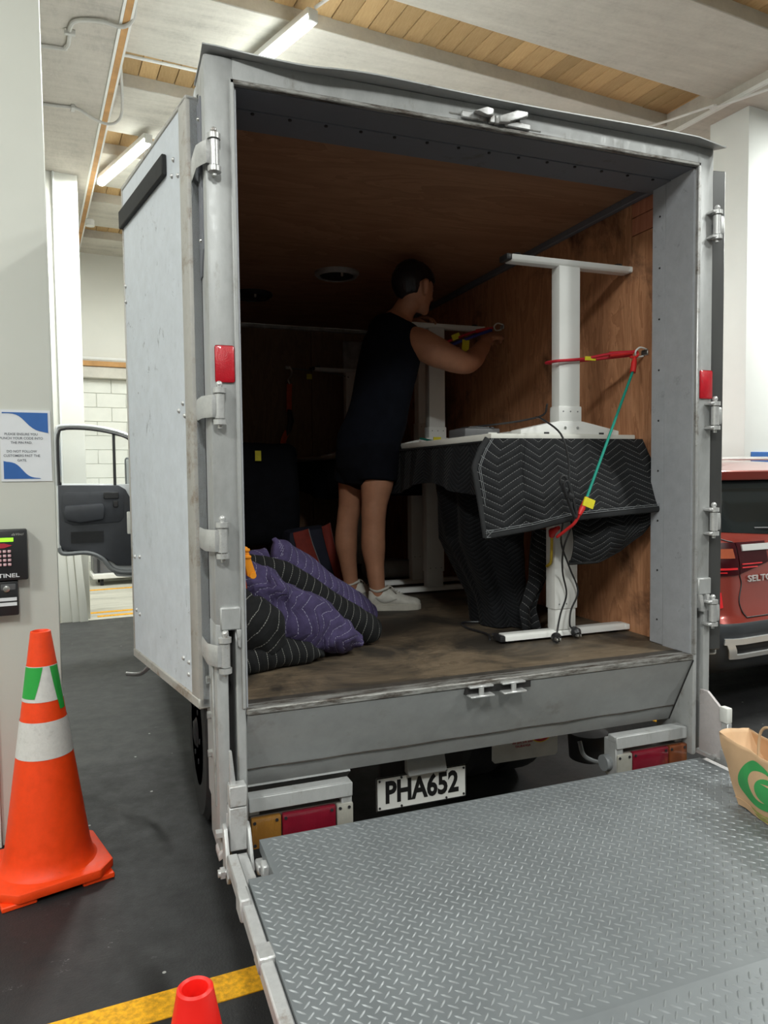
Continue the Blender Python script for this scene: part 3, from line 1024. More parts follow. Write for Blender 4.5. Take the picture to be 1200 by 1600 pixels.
def lip(u, v):
    x = -0.088 + u * 1.87
    over = 0.018 + 0.030 * min(1, u * 5) + 0.006 * math.sin(u * 9)
    y = 0.2 - v * (0.2 + over)
    bend = 0.012 * math.exp(-(u / 0.05) ** 2) - 0.012 * math.exp(-((u - 0.16) / 0.07) ** 2) - 0.018 * max(0, u - 0.93) / 0.07
    z = ZT + 0.004 + (bend if v > 0.7 else 0) * (v - 0.7) / 0.3 - 0.004 * v
    return (x, y, z)


tp('roof_lip', MB().grid(lip, 44, 10, 0.004), 'truck_paint', hd)
# door keepers on the header
kx = 0.835
k1 = tp('door_keeper', MB().box(kx - 0.11, kx - 0.02, -0.012, 0.0, 2.596, 2.618, 0.003, 1), 'bare_alu', hd)
k1b = MB().prism([(kx - 0.075, 2.612), (kx - 0.03, 2.632), (kx - 0.006, 2.628), (kx - 0.006, 2.606), (kx - 0.03, 2.606)], 'y', -0.034, -0.012, 0.004)
tp('keeper_hook', k1b, 'hinge_steel', hd)
tp('keeper_hook', MB().prism([(kx + 0.018, 2.592), (kx + 0.055, 2.596), (kx + 0.085, 2.616), (kx + 0.122, 2.622), (kx + 0.124, 2.640), (kx + 0.08, 2.640), (kx + 0.045, 2.617), (kx + 0.018, 2.615)], 'y', -0.032, -0.010, 0.004), 'hinge_steel', hd)
tp('door_keeper', MB().box(kx + 0.05, kx + 0.145, -0.012, 0.0, 2.592, 2.612, 0.003, 1), 'bare_alu', hd)
for dx in (-0.002, 0.018):
    pl = tp('keeper_plate', MB().box(kx + dx - 0.009, kx + dx + 0.009, -0.018, 0.0, 2.592, 2.618, 0.002, 1), 'bare_alu', hd)
tp('rust_streak', MB().box(kx + 0.15, kx + 0.19, -0.0012, 0.0, 2.597, 2.601), 'rusty_edge', hd)
tp('rust_streak', MB().box(kx - 0.15, kx - 0.11, -0.0012, 0.0, 2.606, 2.610), 'rusty_edge', hd)
for s, x0, x1 in ((0, -0.071, -0.0145), (1, 1.7145, 1.774)):
    r_ = tp('reflector', MB().box(x0, x1, -0.008, 0.0, 1.725, 1.832, 0.006, 2), 'reflector_red')
    r_['label'] = 'red rectangular reflector'

# ---- sill, floor, sloped rear panel
sl = tp('sill', MB().box(0.0, 1.70, -0.004, 0.05, F - 0.022, F - 0.001, 0.004, 1), 'rusty_edge')
tp('sill_edge', MB().box(0.0, 1.70, 0.046, 0.085, F - 0.02, F + 0.001, 0.002, 1), 'sill_dark', sl)
lf = tp('load_floor', MB().box(-0.05, 1.752, 0.08, 3.48, F - 0.03, F - 0.001), 'chassis_black')
fy = 0.08
for k, L in enumerate((1.22, 1.22, 0.95)):
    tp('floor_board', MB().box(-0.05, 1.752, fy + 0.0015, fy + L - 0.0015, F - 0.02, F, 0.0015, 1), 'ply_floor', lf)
    fy += L
PY, PZ = 0.126, 0.470           # foot of the sloped panel


def panel(u, v):
    x = 1.697 - u * 1.694
    return (x, 0.002 + v * (PY - 0.002), F - 0.024 + v * (PZ - F + 0.024))


pn = tp('rear_panel', MB().grid(panel, 12, 6, 0.01), 'panel_paint')
tp('panel_seam', MB().tube([(0.003 + i * 0.0847, 0.0958 + 0.001 * math.sin(i * 2.1), 0.531 + 0.0015 * math.sin(i * 1.7)) for i in range(21)], 0.0028, 6), 'sill_dark', pn)
tp('panel_underside', MB().grid(lambda u, v: (0.003 + u * 0.36, PY + 0.002 + v * 0.06, PZ + 0.0 - v * 0.05), 6, 2, 0.008), 'panel_paint', pn)
tp('panel_gap', MB().grid(lambda u, v: (1.6975 + u * 0.003, -0.001 + v * PY, F - 0.022 + v * (PZ - F + 0.022)), 1, 4, 0.004), 'slot_dark', pn)
for x0 in (0.738, 0.862):
    kq = tp('bolt_keeper', MB().box(x0, x0 + 0.09, -0.030, 0.02, 0.706, 0.713, 0.002, 1), 'hinge_steel', pn)
    tp('keeper_bar', MB().box(x0, x0 + 0.09, -0.022, 0.0, 0.737, 0.744, 0.002, 1), 'hinge_steel', kq)
    tp('keeper_pin', MB().cyl((x0 + 0.045, -0.016, 0.712), (x0 + 0.045, -0.016, 0.738), 0.009, n=12), 'hinge_steel', kq)
tp('keeper_recess', MB().box(0.73, 0.985, 0.001, 0.012, 0.712, 0.738), 'slot_dark', pn)

# ---- box shell
sw = tp('side_wall', MB().box(-0.085, -0.052, 0.2, 3.56, 0.70, ZT - 0.002, 0.004, 1), 'shell_white')
sw2 = tp('side_wall', MB().box(1.765, 1.80, 0.2, 3.56, 0.70, ZT - 0.002, 0.004, 1), 'shell_white')
fw = tp('front_wall', MB().box(-0.085, 1.80, 3.49, 3.56, 0.70, ZT - 0.002, 0.004, 1), 'shell_white')
rf = tp('roof', MB().box(-0.085, 1.80, 0.2, 3.56, 2.64, ZT + 0.004, 0.004, 1), 'shell_white')
CZ = F + 1.864
cy = 0.255
for L in (1.62, 1.62):
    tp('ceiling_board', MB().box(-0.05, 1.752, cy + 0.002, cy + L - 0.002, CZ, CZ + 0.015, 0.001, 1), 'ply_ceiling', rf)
    cy += L
tp('corner_strip', MB().box(1.722, 1.750, 0.25, 3.47, CZ - 0.032, CZ - 0.0005, 0.003, 1), 'header_under', rf)
tp('corner_strip', MB().box(-0.05, 1.75, 3.44, 3.468, CZ - 0.030, CZ - 0.0005, 0.003, 1), 'anodised', rf)
wy = 0.262
for k, L in enumerate((0.165, 1.03, 1.16, 0.85)):
    if k == 0:
        for (a, b, m) in ((F, 2.455, 'ply_wall_red'), (2.457, 2.53, 'ply_wall_red'), (2.532, CZ - 0.03, 'ply_wall_red')):
            tp('wall_board', MB().box(1.75, 1.766, wy + .001, wy + L - .002, a, b - .001, 0.001, 1), m if a > 1.9 else 'ply_wall', sw2)
    else:
        tp('wall_board', MB().box(1.75, 1.766, wy + .001, wy + L - .002, F, CZ, 0.001, 1), 'ply_wall', sw2)
    wy += L
wy = 0.2
for k, L in enumerate((1.2, 1.2, 0.86)):
    tp('wall_board', MB().box(-0.053, -0.04, wy + .001, wy + L - .002, F, CZ, 0.001, 1), 'ply_wall', sw)
    wy += L
for x0, x1 in ((-0.05, 0.55), (0.55, 1.15), (1.15, 1.75)):
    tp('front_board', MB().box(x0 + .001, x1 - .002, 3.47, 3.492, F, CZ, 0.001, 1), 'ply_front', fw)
tp('hatch_panel', MB().box(1.41, 1.72, 3.455, 3.471, 1.62, 2.53, 0.006, 2), 'anodised', fw)
# dome lights on the ceiling boards
for n_, (x, y) in enumerate(((0.893, 1.92), (0.52, 2.55))):
    dm = tp('roof_vent', MB().lathe([(0.128, 0.0), (0.128, -0.012), (0.112, -0.026), (0.104, -0.026), (0.100, -0.012), (0.06, -0.02), (0.01, -0.03)], (x, y, CZ), 32), 'anodised' if n_ == 0 else 'black_plastic', rf)
    tp('vent_cap', MB().lathe([(0.099, -0.010), (0.095, -0.022), (0.05, -0.034), (0.01, -0.037)], (x, y, CZ), 24), 'black_plastic', dm)
    tp('vent_knob', MB().lathe([(0.008, -0.03), (0.008, -0.052), (0.004, -0.056)], (x, y - 0.1, CZ + 0.01), 10), 'steel', dm)
# anchor rings on the walls
anchors = {}


def ring_anchor(p, wall):
    if wall == 'x':
        a = tp('tie_ring', MB().box(p[0] - 0.006, p[0], p[1] - 0.02, p[1] + 0.02, p[2] - 0.012, p[2] + 0.012, 0.002, 1), 'steel', sw2)
        loop = [(p[0] - 0.004, p[1] - .010, p[2] + .013), (p[0] - 0.040, p[1] - .014, p[2] + .017), (p[0] - 0.060, p[1] - .010, p[2] - .001), (p[0] - 0.040, p[1] + .004, p[2] - .019), (p[0] - 0.004, p[1] + .010, p[2] - .013)]
    else:
        a = tp('tie_ring', MB().box(p[0] - 0.02, p[0] + 0.02, p[1] - 0.006, p[1], p[2] - 0.012, p[2] + 0.012, 0.002, 1), 'steel', fw)
        loop = [(p[0] - .018, p[1] - 0.004, p[2]), (p[0] - .024, p[1] - 0.04, p[2] - .01), (p[0], p[1] - 0.055, p[2] - .015), (p[0] + .024, p[1] - 0.04, p[2] - .01), (p[0] + .018, p[1] - 0.004, p[2])]
    tp('ring_loop', MB().tube(spline(loop, 5), 0.0040, 8), 'plate_white', a)
    return a


ring_anchor((1.75, 0.335, 1.952), 'x')
ring_anchor((1.75, 1.52, 2.285), 'x')
ring_anchor((0.96, 3.47, 2.30), 'y')

# ---- hinges
def hinge(x, y, z, s, h=0.105):
    """s=+1: leaf reaches to the left (left post), -1: to the right"""
    hb = tp('hinge', MB().cyl((x, y, z - h * .33), (x, y, z + h * .33), 0.0145, n=14), 'hinge_steel')
    for q in (-1, 1):
        tp('hinge_knuckle', MB().cyl((x, y, z + q * h * .36), (x, y, z + q * h * .50), 0.0190, n=14), 'hinge_steel', hb)
    tp('hinge_pin', MB().cyl((x, y, z - h * .60), (x, y, z + h * .60), 0.007, n=10).ball((x, y, z + h * .6), 0.010, 10, 6), 'hinge_steel', hb)
    tp('hinge_leaf', MB().tube([(x, y - .004, z), (x - s * .022, y - .008, z), (x - s * .034, y + .012, z), (x - s * .046, y + .04, z), (x - s * .048, y + (.15 if s > 0 else .075), z)], (0.032, 0.0035), 10, side=(0, 0, 1)), 'hinge_steel', hb)
    for q in ((-1, 1) if s < 0 else ()):
        tp('hinge_bracket', MB().box(min(x - .014, x + s * .030), max(x + .014, x + s * .030), y - .012, 0.004, z + q * h * .43 - .005, z + q * h * .43 + .005, 0.002, 1), 'hinge_steel', hb)
    return hb


for z in (2.366, 1.654, 1.267, 0.93):
    hinge(-0.062, -0.022, z, 1)
for z in (2.365, 1.661, 1.263):
    hinge(1.772, -0.022, z, -1)
hinge(1.772, -0.022, 0.915, -1, 0.10)

# ---- doors, swung right round along the box sides
def door(ox, oy, dirx, diry, flip, mirror_name):
    L = math.hypot(dirx, diry)
    ux, uy = dirx / L, diry / L
    nx, ny = -uy * flip, ux * flip            # outwards from the box
    M = Matrix(((ux, nx, 0, ox), (uy, ny, 0, oy), (0, 0, 1, 0), (0, 0, 0, 1)))
    W_, z0, z1 = (0.82 if flip > 0 else 0.885), 0.735, 2.585
    d = tp('rear_door', MB().box(0.0, W_, -0.045, -0.006, z0, z1, 0.003, 1, M=M), 'shell_white')
    tp('door_skin', MB().box(0.075, W_ - 0.008, -0.008, 0.0, z0 + 0.03, z1 - 0.012, 0.002, 1, M=M), 'door_skin', d)
    tp('edge_frame', MB().box(0.0, 0.075, -0.046, 0.004, z0, z1, 0.006, 2, M=M), 'door_frame', d)
    tp('edge_frame', MB().box(W_ - 0.012, W_, -0.046, 0.004, z0, z1, 0.003, 1, M=M), 'door_frame', d)
    tp('edge_frame', MB().box(0.0, W_, -0.046, 0.004, z1 - 0.014, z1 + 0.002, 0.003, 1, M=M), 'door_frame', d)
    tp('edge_frame', MB().box(0.0, W_, -0.046, 0.006, z0 - 0.002, z0 + 0.032, 0.004, 1, M=M), 'door_frame', d)
    tp('edge_seal', MB().box(-0.005, 0.010, -0.060, -0.034, z0 + .02, z1 + 0.012, 0.003, 1, M=M), 'seal_rubber', d)
    return d, M


dl, ML = door(-0.120, 0.120, -0.168, 0.80, 1, 'left')
tp('black_strip', MB().box(0.215, 0.82, 0.0, 0.016, 2.425, 2.492, 0.003, 1, M=ML), 'black_rubber', dl)
for (s, z) in (lambda L: [(q[0] - 0.065 * (1 if q[0] > .2 else 0.35), q[1]) for q in L])(((0.16, 2.446), (0.117, 2.383), (0.221, 2.402), (0.123, 1.684), (0.208, 1.664), (0.106, 1.644), (0.834, 1.141), (0.759, 1.147), (0.123, 0.861), (0.13, 0.82), (0.224, 0.862), (0.83, 0.93), (0.78, 0.92), (0.86, 2.2), (0.86, 2.14))):
    c = ML @ V((s, 0.0, z))
    tp('rivet', MB().ball(c, (0.008, 0.008, 0.008), 8, 6), 'hinge_steel', dl)
dr, MR = door(1.845, 0.035, 0.17, 0.87, -1, 'right')
tp('edge_cover', MB().box(-0.026, -0.018, -0.052, 0.002, 0.76, 2.582, 0.003, 1, M=MR), 'door_edge_dark', dr)
# hold-back lever under the left door
tp('door_hook', MB().tube(spline([(-0.20, 1.48, 0.66), (-0.205, 1.49, 0.56), (-0.25, 1.52, 0.505), (-0.315, 1.56, 0.500)], 5), (0.012, 0.008), 8), 'hinge_steel', dl)

# ---- tail lamps
def tail_lamp(x0, order):
    t = tp('lamp_bracket', MB().box(x0 - .002, x0 + 0.33, 0.03, 0.075, 0.445, 0.470, 0.003, 1).box(x0 - .002, x0 + 0.33, 0.022, 0.032, 0.425, 0.470, 0.002, 1), 'truck_paint')
    tp('bracket_leg', MB().box(x0 + 0.295 if order > 0 else x0, x0 + 0.33 if order > 0 else x0 + .035, 0.03, 0.10, 0.31, 0.45, 0.003, 1), 'truck_paint', t)
    tp('bracket_leg', MB().box(x0 + 0.0 if order > 0 else x0 + .295, x0 + 0.035 if order > 0 else x0 + .33, 0.05, 0.09, 0.40, 0.45, 0.003, 1), 'truck_paint', t)
    lb = tp('tail_lamp', MB().box(x0 + 0.003, x0 + 0.333, 0.045, 0.09, 0.305, 0.405, 0.008, 2), 'lamp_body')
    secs = [(0.0, 0.095, 'lens_amber' if order > 0 else 'lens_clear'), (0.097, 0.272, 'lens_red'), (0.274, 0.33, 'lens_clear' if order > 0 else 'lens_amber_dark')]
    if order < 0:
        secs = [(0.0, 0.070, 'lens_clear'), (0.072, 0.240, 'lens_red'), (0.242, 0.33, 'lens_amber_dark')]
    for a, b, m in secs:
        tp('lens', MB().box(x0 + 0.004 + a, x0 + 0.003 + b, 0.024, 0.046, 0.307, 0.403, 0.006, 2), m, lb)
        for sx, sz in ((a + 0.014, 0.390), (b - 0.012, 0.390), (a + .014, .320)):
            tp('lens_screw', MB().cyl((x0 + sx, 0.0215, sz), (x0 + sx, 0.027, sz), 0.005, n=10), 'black_plastic', lb)
    return lb


tail_lamp(0.008, 1)['label'] = 'amber, red and clear tail lamp by number plate'
tail_lamp(1.368, -1)['label'] = 'clear, red and amber tail lamp by right post'
tp('lamp_connector', MB().cyl((1.345, 0.075, 0.36), (1.375, 0.075, 0.36), 0.030, n=16), 'trim_grey')
tp('cross_bar', MB().box(0.06, 1.66, 0.16, 0.22, 0.54, 0.62, 0.004, 1), 'chassis_black')

# ---- number plate
npl = tp('number_plate', MB().box(0.503, 0.863, 0.258, 0.262, 0.238, 0.361, 0.0015, 1), 'plate_white')
npl['label'] = 'white number plate reading PHA652'
mb = MB()
for (a, b, c, d) in ((0.503, 0.863, 0.238, 0.2415), (0.503, 0.863, 0.3575, 0.361), (0.503, 0.5065, 0.238, 0.361), (0.8595, 0.863, 0.238, 0.361)):
    mb.box(a, b, 0.2565, 0.2585, c, d)
tp('plate_rim', mb, 'plate_black', npl)
tp('lettering', text_mb('PHA652', 0.110, 0.0008, 0.0036, 0.79, M=Matrix.Translation((0.683, 0.2572, 0.2995)), spacing=1.0), 'plate_black', npl, smooth=False)
for x, z in ((0.515, 0.25), (0.60, 0.352), (0.78, 0.352), (0.852, 0.25), (0.852, 0.349), (0.515, 0.349), (0.60, 0.247), (0.78, 0.247)):
    tp('plate_screw', MB().cyl((x, 0.2545, z), (x, 0.259, z), 0.0042, n=8), 'black_plastic', npl)
tp('plate_lamp', MB().prism([(0.22, 0.365), (0.30, 0.365), (0.30, 0.43), (0.245, 0.43)], 'x', 0.615, 0.768, 0.004), 'panel_paint', npl)
tp('plate_hanger', MB().box(0.52, 0.85, 0.262, 0.275, 0.30, 0.46), 'chassis_black', npl)

# ---- chassis, wheels, mud flap
ch = tp('chassis', MB().box(0.42, 0.50, 0.3, 5.4, 0.46, 0.64).box(1.20, 1.28, 0.3, 5.4, 0.46, 0.64), 'chassis_black')
mb = MB()
for y in (0.32, 0.7, 1.6, 2.2, 2.9, 3.5):
    mb.box(-0.05, 1.75, y, y + .06, 0.62, 0.73)
mb.box(0.1, 1.45, 0.95, 1.05, 0.31, 0.41)
mb.tube([(0.72, 0.85, 0.36), (0.72, 1.15, 0.36)], [0.16, 0.16], 16)
tp('cross_member', mb, 'chassis_black', ch)
tp('spare_wheel', MB().lathe([(0.20, -0.09), (0.33, -0.08), (0.345, 0.0), (0.33, 0.08), (0.20, 0.09)], (0.86, 2.1, 0.42), 28), 'black_rubber', ch)


def wheel(x0, x1, y, outer):
    r = 0.36
    w = tp('road_wheel', MB().lathe([(0.20, 0.0), (0.33, 0.0), (0.355, 0.02), (0.36, 0.05), (0.36, x1 - x0 - 0.05), (0.355, x1 - x0 - .02), (0.33, x1 - x0), (0.20, x1 - x0)], (x0, y, r), 36, 'x'), 'black_rubber')
    xx = x0 if outer < 0 else x1
    s = 1 if outer < 0 else -1
    tp('rim', MB().lathe([(0.215, 0.0), (0.21, s * .02), (0.17, s * .05), (0.09, s * .02), (0.05, -s * .01), (0.02, -s * .015)], (xx, y, r), 28, 'x'), 'chassis_black', w)
    for k in range(6):
        a = k * PI / 3
        tp('wheel_nut', MB().cyl((xx - .004 * s, y + .12 * math.cos(a), r + .12 * math.sin(a)), (xx + .04 * s, y + .12 * math.cos(a), r + .12 * math.sin(a)), 0.012, n=6), 'chassis_black', w)
    return w


wheel(-0.045, 0.14, 1.0, -1)
wheel(0.15, 0.33, 1.0, 1)
wheel(1.12, 1.30, 1.0, 1)
wheel(1.31, 1.50, 1.0, 1)
wheel(-0.02, 0.18, 4.75, -1)
wheel(1.52, 1.72, 4.75, 1)
mf = tp('mud_flap', MB().prism([(1.165, 0.200), (1.177, 0.187), (1.486, 0.183), (1.498, 0.195), (1.500, 0.50), (1.165, 0.50)], 'y', 0.60, 0.606), 'flap_white')
for ln, z, sz in (('TRUCKS', 0.282, 0.031), ('PH (07) 578 2047', 0.262, 0.0145), ('TAURANGA', 0.246, 0.0145)):
    tp('lettering', text_mb(ln, sz, 0.0004, 0.0002, 1.0, M=Matrix.Translation((1.318, 0.5992, z))), 'print_red', mf, smooth=False)
arc = [(1.412 + 0.052 * math.cos(rad(a)), 0.5992, 0.305 + 0.045 * math.sin(rad(a))) for a in range(150, 351, 10)]
tp('print_swoosh', MB().tube(arc, (0.010, 0.0006), 6, side=(0, 0, 1)), 'print_yellow', mf)
tp('print_swoosh', MB().tube([(p[0], 0.5982, p[2]) for p in arc], (0.0055, 0.0006), 6, side=(0, 0, 1)), 'print_red', mf)
tp('print_mark', MB().box(1.46, 1.472, 0.5985, 0.5995, 0.292, 0.312), 'black_plastic', mf)
at_ = tp('air_tank', MB().lathe([(0.06, 0.0), (0.078, 0.008), (0.085, 0.10), (0.088, 0.11), (0.085, 0.12), (0.03, 0.125)], (1.53, 0.42, 0.222), 24), 'chassis_black', ch)
tp('tank_hose', MB().tube(spline([(1.43, 0.34, 0.34), (1.44, 0.32, 0.285), (1.50, 0.30, 0.255), (1.56, 0.28, 0.26), (1.60, 0.26, 0.31)], 5), 0.009, 8), 'trim_grey', at_)

# ---- tail lift
PZT = 0.380
pts = [(0.02, -0.06), (1.68, -0.06), (1.68, -0.26), (1.745, -0.26), (1.745, -1.0), (-0.048, -1.0), (-0.048, -0.26), (0.02, -0.26)]
pf = tp('lift_platform', MB().prism(pts, 'z', PZT - 0.034, PZT), 'tread')
pf['label'] = 'grey diamond tread tail lift platform'
tp('ramp_lip', MB().prism([(-1.0, PZT), (-1.0, PZT - 0.034), (-1.45, PZT - 0.045), (-1.45, PZT - 0.035)], 'x', -0.048, 1.745), 'tread', pf)


def tread_bars():
    bm = bmesh.new()
    p = 0.0322
    nx, ny = int(1.80 / p), int(1.40 / p)

    def bar(cx, cy, ang, z, sl=0.0):
        L, w, h = 0.0145, 0.0030, 0.0021
        ca, sa = math.cos(ang), math.sin(ang)
        vs = []
        for (a, b, c) in ((-L, 0, 0), (-L * .5, -w, 0), (L * .5, -w, 0), (L, 0, 0), (L * .5, w, 0), (-L * .5, w, 0), (-L * .45, 0, h), (L * .45, 0, h)):
            dx, dy = a * ca - b * sa, a * sa + b * ca
            vs.append(bm.verts.new((cx + dx, cy + dy, z + c + sl * dy)))
        for f in ((0, 1, 6), (1, 2, 7, 6), (2, 3, 7), (3, 4, 7), (4, 5, 6, 7), (5, 0, 6)):
            bm.faces.new([vs[i] for i in f])
    for i in range(nx):
        for j in range(ny):
            for (ox, oy, an) in ((0, 0, -PI / 4), (p / 2, p / 2, PI / 4)):
                x = -0.035 + i * p + ox
                y = -0.075 - j * p + oy
                if y > -0.075 or y < -1.435 or x > 1.73:
                    continue
                if y > -0.275 and (x < 0.036 or x > 1.665):
                    continue
                if abs(y + 1.0) < 0.012:
                    continue
                if y < -1.0:
                    bar(x, y, an, PZT + (y + 1.0) * 0.0778 - 0.0002, 0.0778)
                else:
                    bar(x, y, an, PZT - 0.0002)
    mb = MB()
    mb.bm.free()
    mb.bm = bm
    return mb


tb = tp('tread_bars', tread_bars(), 'tread_bar', pf, sharp=25)
tb['kind'] = 'stuff'
tp('side_bar', MB().box(-0.082, -0.050, -1.0, -0.10, 0.335, 0.374, 0.004, 1), 'lift_steel', pf)
tp('side_bar', MB().box(1.747, 1.775, -1.0, -0.26, 0.335, 0.374, 0.004, 1), 'lift_steel', pf)
tp('side_lug', MB().box(-0.088, -0.06, -0.37, -0.30, 0.33, 0.39, 0.004, 1), 'lift_steel', pf)
tp('side_lug', MB().box(-0.086, -0.046, -0.60, -0.54, 0.345, 0.384, 0.004, 1), 'hinge_steel', pf)
lg = tp('lift_carriage', MB().box(-0.064, -0.012, -0.045, -0.004, 0.350, 0.480, 0.003, 1).box(-0.063, -0.011, -0.048, -0.004, 0.483, 0.545, 0.003, 1), 'lift_steel')
tp('carriage_blade', MB().prism([(-0.058, 0.54), (-0.040, 0.54), (-0.050, 0.645), (-0.058, 0.645)], 'y', -0.03, -0.015, 0.002), 'hinge_steel', lg)
tp('cheek_plate', MB().prism([(-0.05, 0.425), (-0.02, 0.43), (-0.02, 0.30), (-0.10, 0.285), (-0.115, 0.31)], 'x', -0.082, -0.070, 0.003), 'lift_steel', lg)
tp('cheek_plate', MB().prism([(-0.05, 0.415), (-0.02, 0.425), (-0.02, 0.31), (-0.11, 0.315)], 'x', -0.012, -0.002, 0.003), 'lift_steel', lg)
tp('pivot_pin', MB().cyl((-0.105, -0.085, 0.315), (-0.01, -0.085, 0.315), 0.011, n=12).cyl((-0.098, -0.085, 0.315), (-0.086, -0.085, 0.315), 0.018, n=6), 'hinge_steel', lg)
tp('stop_block', MB().box(0.0, 0.035, -0.135, -0.085, 0.312, 0.340, 0.004, 1).box(0.002, 0.022, -0.20, -0.16, 0.33, 0.372, 0.004, 1), 'lift_steel', lg)
tp('stop_bolt', MB().cyl((-0.10, -0.01, 0.395), (-0.066, -0.01, 0.395), 0.014, n=6), 'hinge_steel', lg)
tp('flange_foot', MB().prism([(-0.092, 0.31), (-0.05, 0.335), (-0.05, 0.45), (-0.066, 0.45), (-0.066, 0.35), (-0.092, 0.33)], 'y', -0.012, 0.06, 0.003), 'lift_plate', lg)
tp('lift_arm', MB().box(-0.046, -0.014, -0.30, -0.05, 0.318, 0.345, 0.003, 1), 'lift_steel', lg)
lr = tp('lift_carriage', MB().prism([(-0.034, 0.632), (-0.072, 0.634), (-0.140, 0.586), (-0.142, 0.404), (-0.121, 0.386), (-0.034, 0.380)], 'x', 1.700, 1.712, 0.003), 'lift_plate')
tp('buffer_pad', MB().box(1.695, 1.722, -0.172, -0.134, 0.539, 0.597, 0.006, 2), 'plate_white', lr)
tp('carriage_bar', MB().box(1.700, 1.722, -0.17, -0.139, 0.39, 0.540, 0.003, 1), 'lift_steel', lr)
tp('base_bar', MB().box(1.696, 1.722, -0.20, -0.02, 0.381, 0.402, 0.004, 1), 'hinge_steel', lr)
tp('cheek_plate', MB().prism([(-0.142, 0.44), (-0.17, 0.43), (-0.215, 0.384), (-0.142, 0.384)], 'x', 1.694, 1.704, 0.002), 'lift_steel', lr)
tp('pivot_pin', MB().cyl((1.685, -0.115, 0.40), (1.73, -0.115, 0.40), 0.010, n=12), 'hinge_steel', lr)
tp('lift_arm', MB().box(1.735, 1.775, -0.30, 0.0, 0.318, 0.345, 0.003, 1), 'lift_steel', lr)

# ---- cab
cabp = [(3.62, 0.55), (5.42, 0.55), (5.55, 0.75), (5.56, 1.25), (5.30, 2.05), (5.15, 2.18), (3.75, 2.20), (3.62, 2.10)]
cb = tp('cab', MB().prism(cabp, 'x', 0.0, 1.70, 0.03), 'cab_silver')
tp('cab_doorway', MB().prism([(4.22, 0.75), (5.0, 0.75), (5.05, 1.35), (4.95, 1.95), (4.22, 1.95)], 'x', -0.012, 0.002), 'trim_black', cb)
tp('windscreen', MB().prism([(0.08, 0.0), (1.62, 0.0), (1.56, 0.72), (0.14, 0.72)], 'y', 0.0, 0.012, M=Matrix.Translation((0, 5.553, 1.27)) @ Matrix.Rotation(rad(17.5), 4, 'X')), 'car_glass', cb)
tp('bumper', MB().box(-0.02, 1.72, 5.35, 5.64, 0.36, 0.66, 0.04, 3), 'car_black', cb)
for s in (0.22, 1.48):
    tp('head_lamp', MB().box(s - .14, s + .14, 5.52, 5.60, 0.72, 0.90, 0.02, 2), 'lens_clear', cb)
# open cab door, square to the truck side, inner face to the rear
DY = 4.2
cdr = tp('cab_door', MB().prism([(-0.768, 1.415), (-0.770, 0.90), (-0.755, 0.835), (-0.60, 0.842), (-0.50, 0.822), (-0.42, 0.757), (-0.335, 0.640), (-0.05, 0.612), (-0.05, 1.40)], 'y', DY + 0.035, DY + 0.085, 0.006), 'cab_silver')
tp('inner_trim', MB().prism([(-0.755, 1.402), (-0.757, 0.93), (-0.735, 0.885), (-0.69, 0.868), (-0.55, 0.875), (-0.45, 0.835), (-0.33, 0.735), (-0.08, 0.72), (-0.08, 1.24), (-0.20, 1.25), (-0.245, 1.36), (-0.30, 1.395)], 'y', DY, DY + 0.04, 0.008), 'trim_charcoal', cdr)
tp('sill_strip', MB().tube(spline([(-0.76, DY + .02, 0.90), (-0.745, DY + .02, 0.862), (-0.70, DY + .02, 0.850), (-0.55, DY + .02, 0.852), (-0.44, DY + .02, 0.80), (-0.34, DY + .02, 0.69), (-0.10, DY + .02, 0.665)], 5), (0.02, 0.028), 8, side=(0, 0, 1)), 'trim_grey', cdr)
tp('trim_recess', MB().prism([(-0.70, 1.345), (-0.29, 1.345), (-0.262, 1.31), (-0.265, 1.13), (-0.30, 1.095), (-0.65, 1.075), (-0.715, 1.11), (-0.73, 1.20), (-0.725, 1.32)], 'y', DY - 0.008, DY + 0.004, 0.004), 'trim_charcoal', cdr)
tp('armrest', MB().prism([(-0.71, 1.235), (-0.42, 1.25), (-0.41, 1.21), (-0.42, 1.12), (-0.60, 1.095), (-0.70, 1.12), (-0.72, 1.18)], 'y', DY - 0.045, DY, 0.015), 'trim_charcoal', cdr)
tp('switch_panel', MB().box(-0.415, -0.30, DY - .018, DY, 1.285, 1.34, 0.006, 1), 'trim_black', cdr)
tp('switch_panel', MB().box(-0.345, -0.305, DY - .02, DY, 1.215, 1.27, 0.006, 1), 'trim_black', cdr)
for k in range(9):
    tp('grille_slat', MB().box(-0.672, -0.425, DY - .007, DY + .002, 0.935 + k * .0105, 0.940 + k * .0105, M=Matrix.Shear('XY', 4, (0, 0))), 'trim_black', cdr)
fr = spline([(-0.762, DY + .05, 1.40), (-0.764, DY + .05, 1.70), (-0.755, DY + .05, 1.84), (-0.71, DY + .05, 1.875), (-0.50, DY + .05, 1.875), (-0.29, DY + .05, 1.835), (-0.18, DY + .05, 1.775), (-0.10, DY + .05, 1.62), (-0.06, DY + .05, 1.40)], 5)
tp('window_frame', MB().tube(fr, (0.022, 0.016), 8, side=(0, 1, 0)), 'cab_silver', cdr)
fr2 = [(p.x + (0.018 if p.x < -.7 else -0.006), DY + .03, p.z - 0.024) for p in fr]
tp('window_seal', MB().tube(fr2, (0.014, 0.010), 8, side=(0, 1, 0)), 'trim_black', cdr)
tp('window_divider', MB().box(-0.338, -0.315, DY + .03, DY + .065, 1.39, 1.815, 0.004, 1), 'trim_black', cdr)
tp('window_pane', MB().prism([(-0.75, 1.39), (-0.325, 1.39), (-0.325, 1.81), (-0.50, 1.86), (-0.73, 1.85)], 'y', DY + .048, DY + .052), 'cab_glass', cdr)
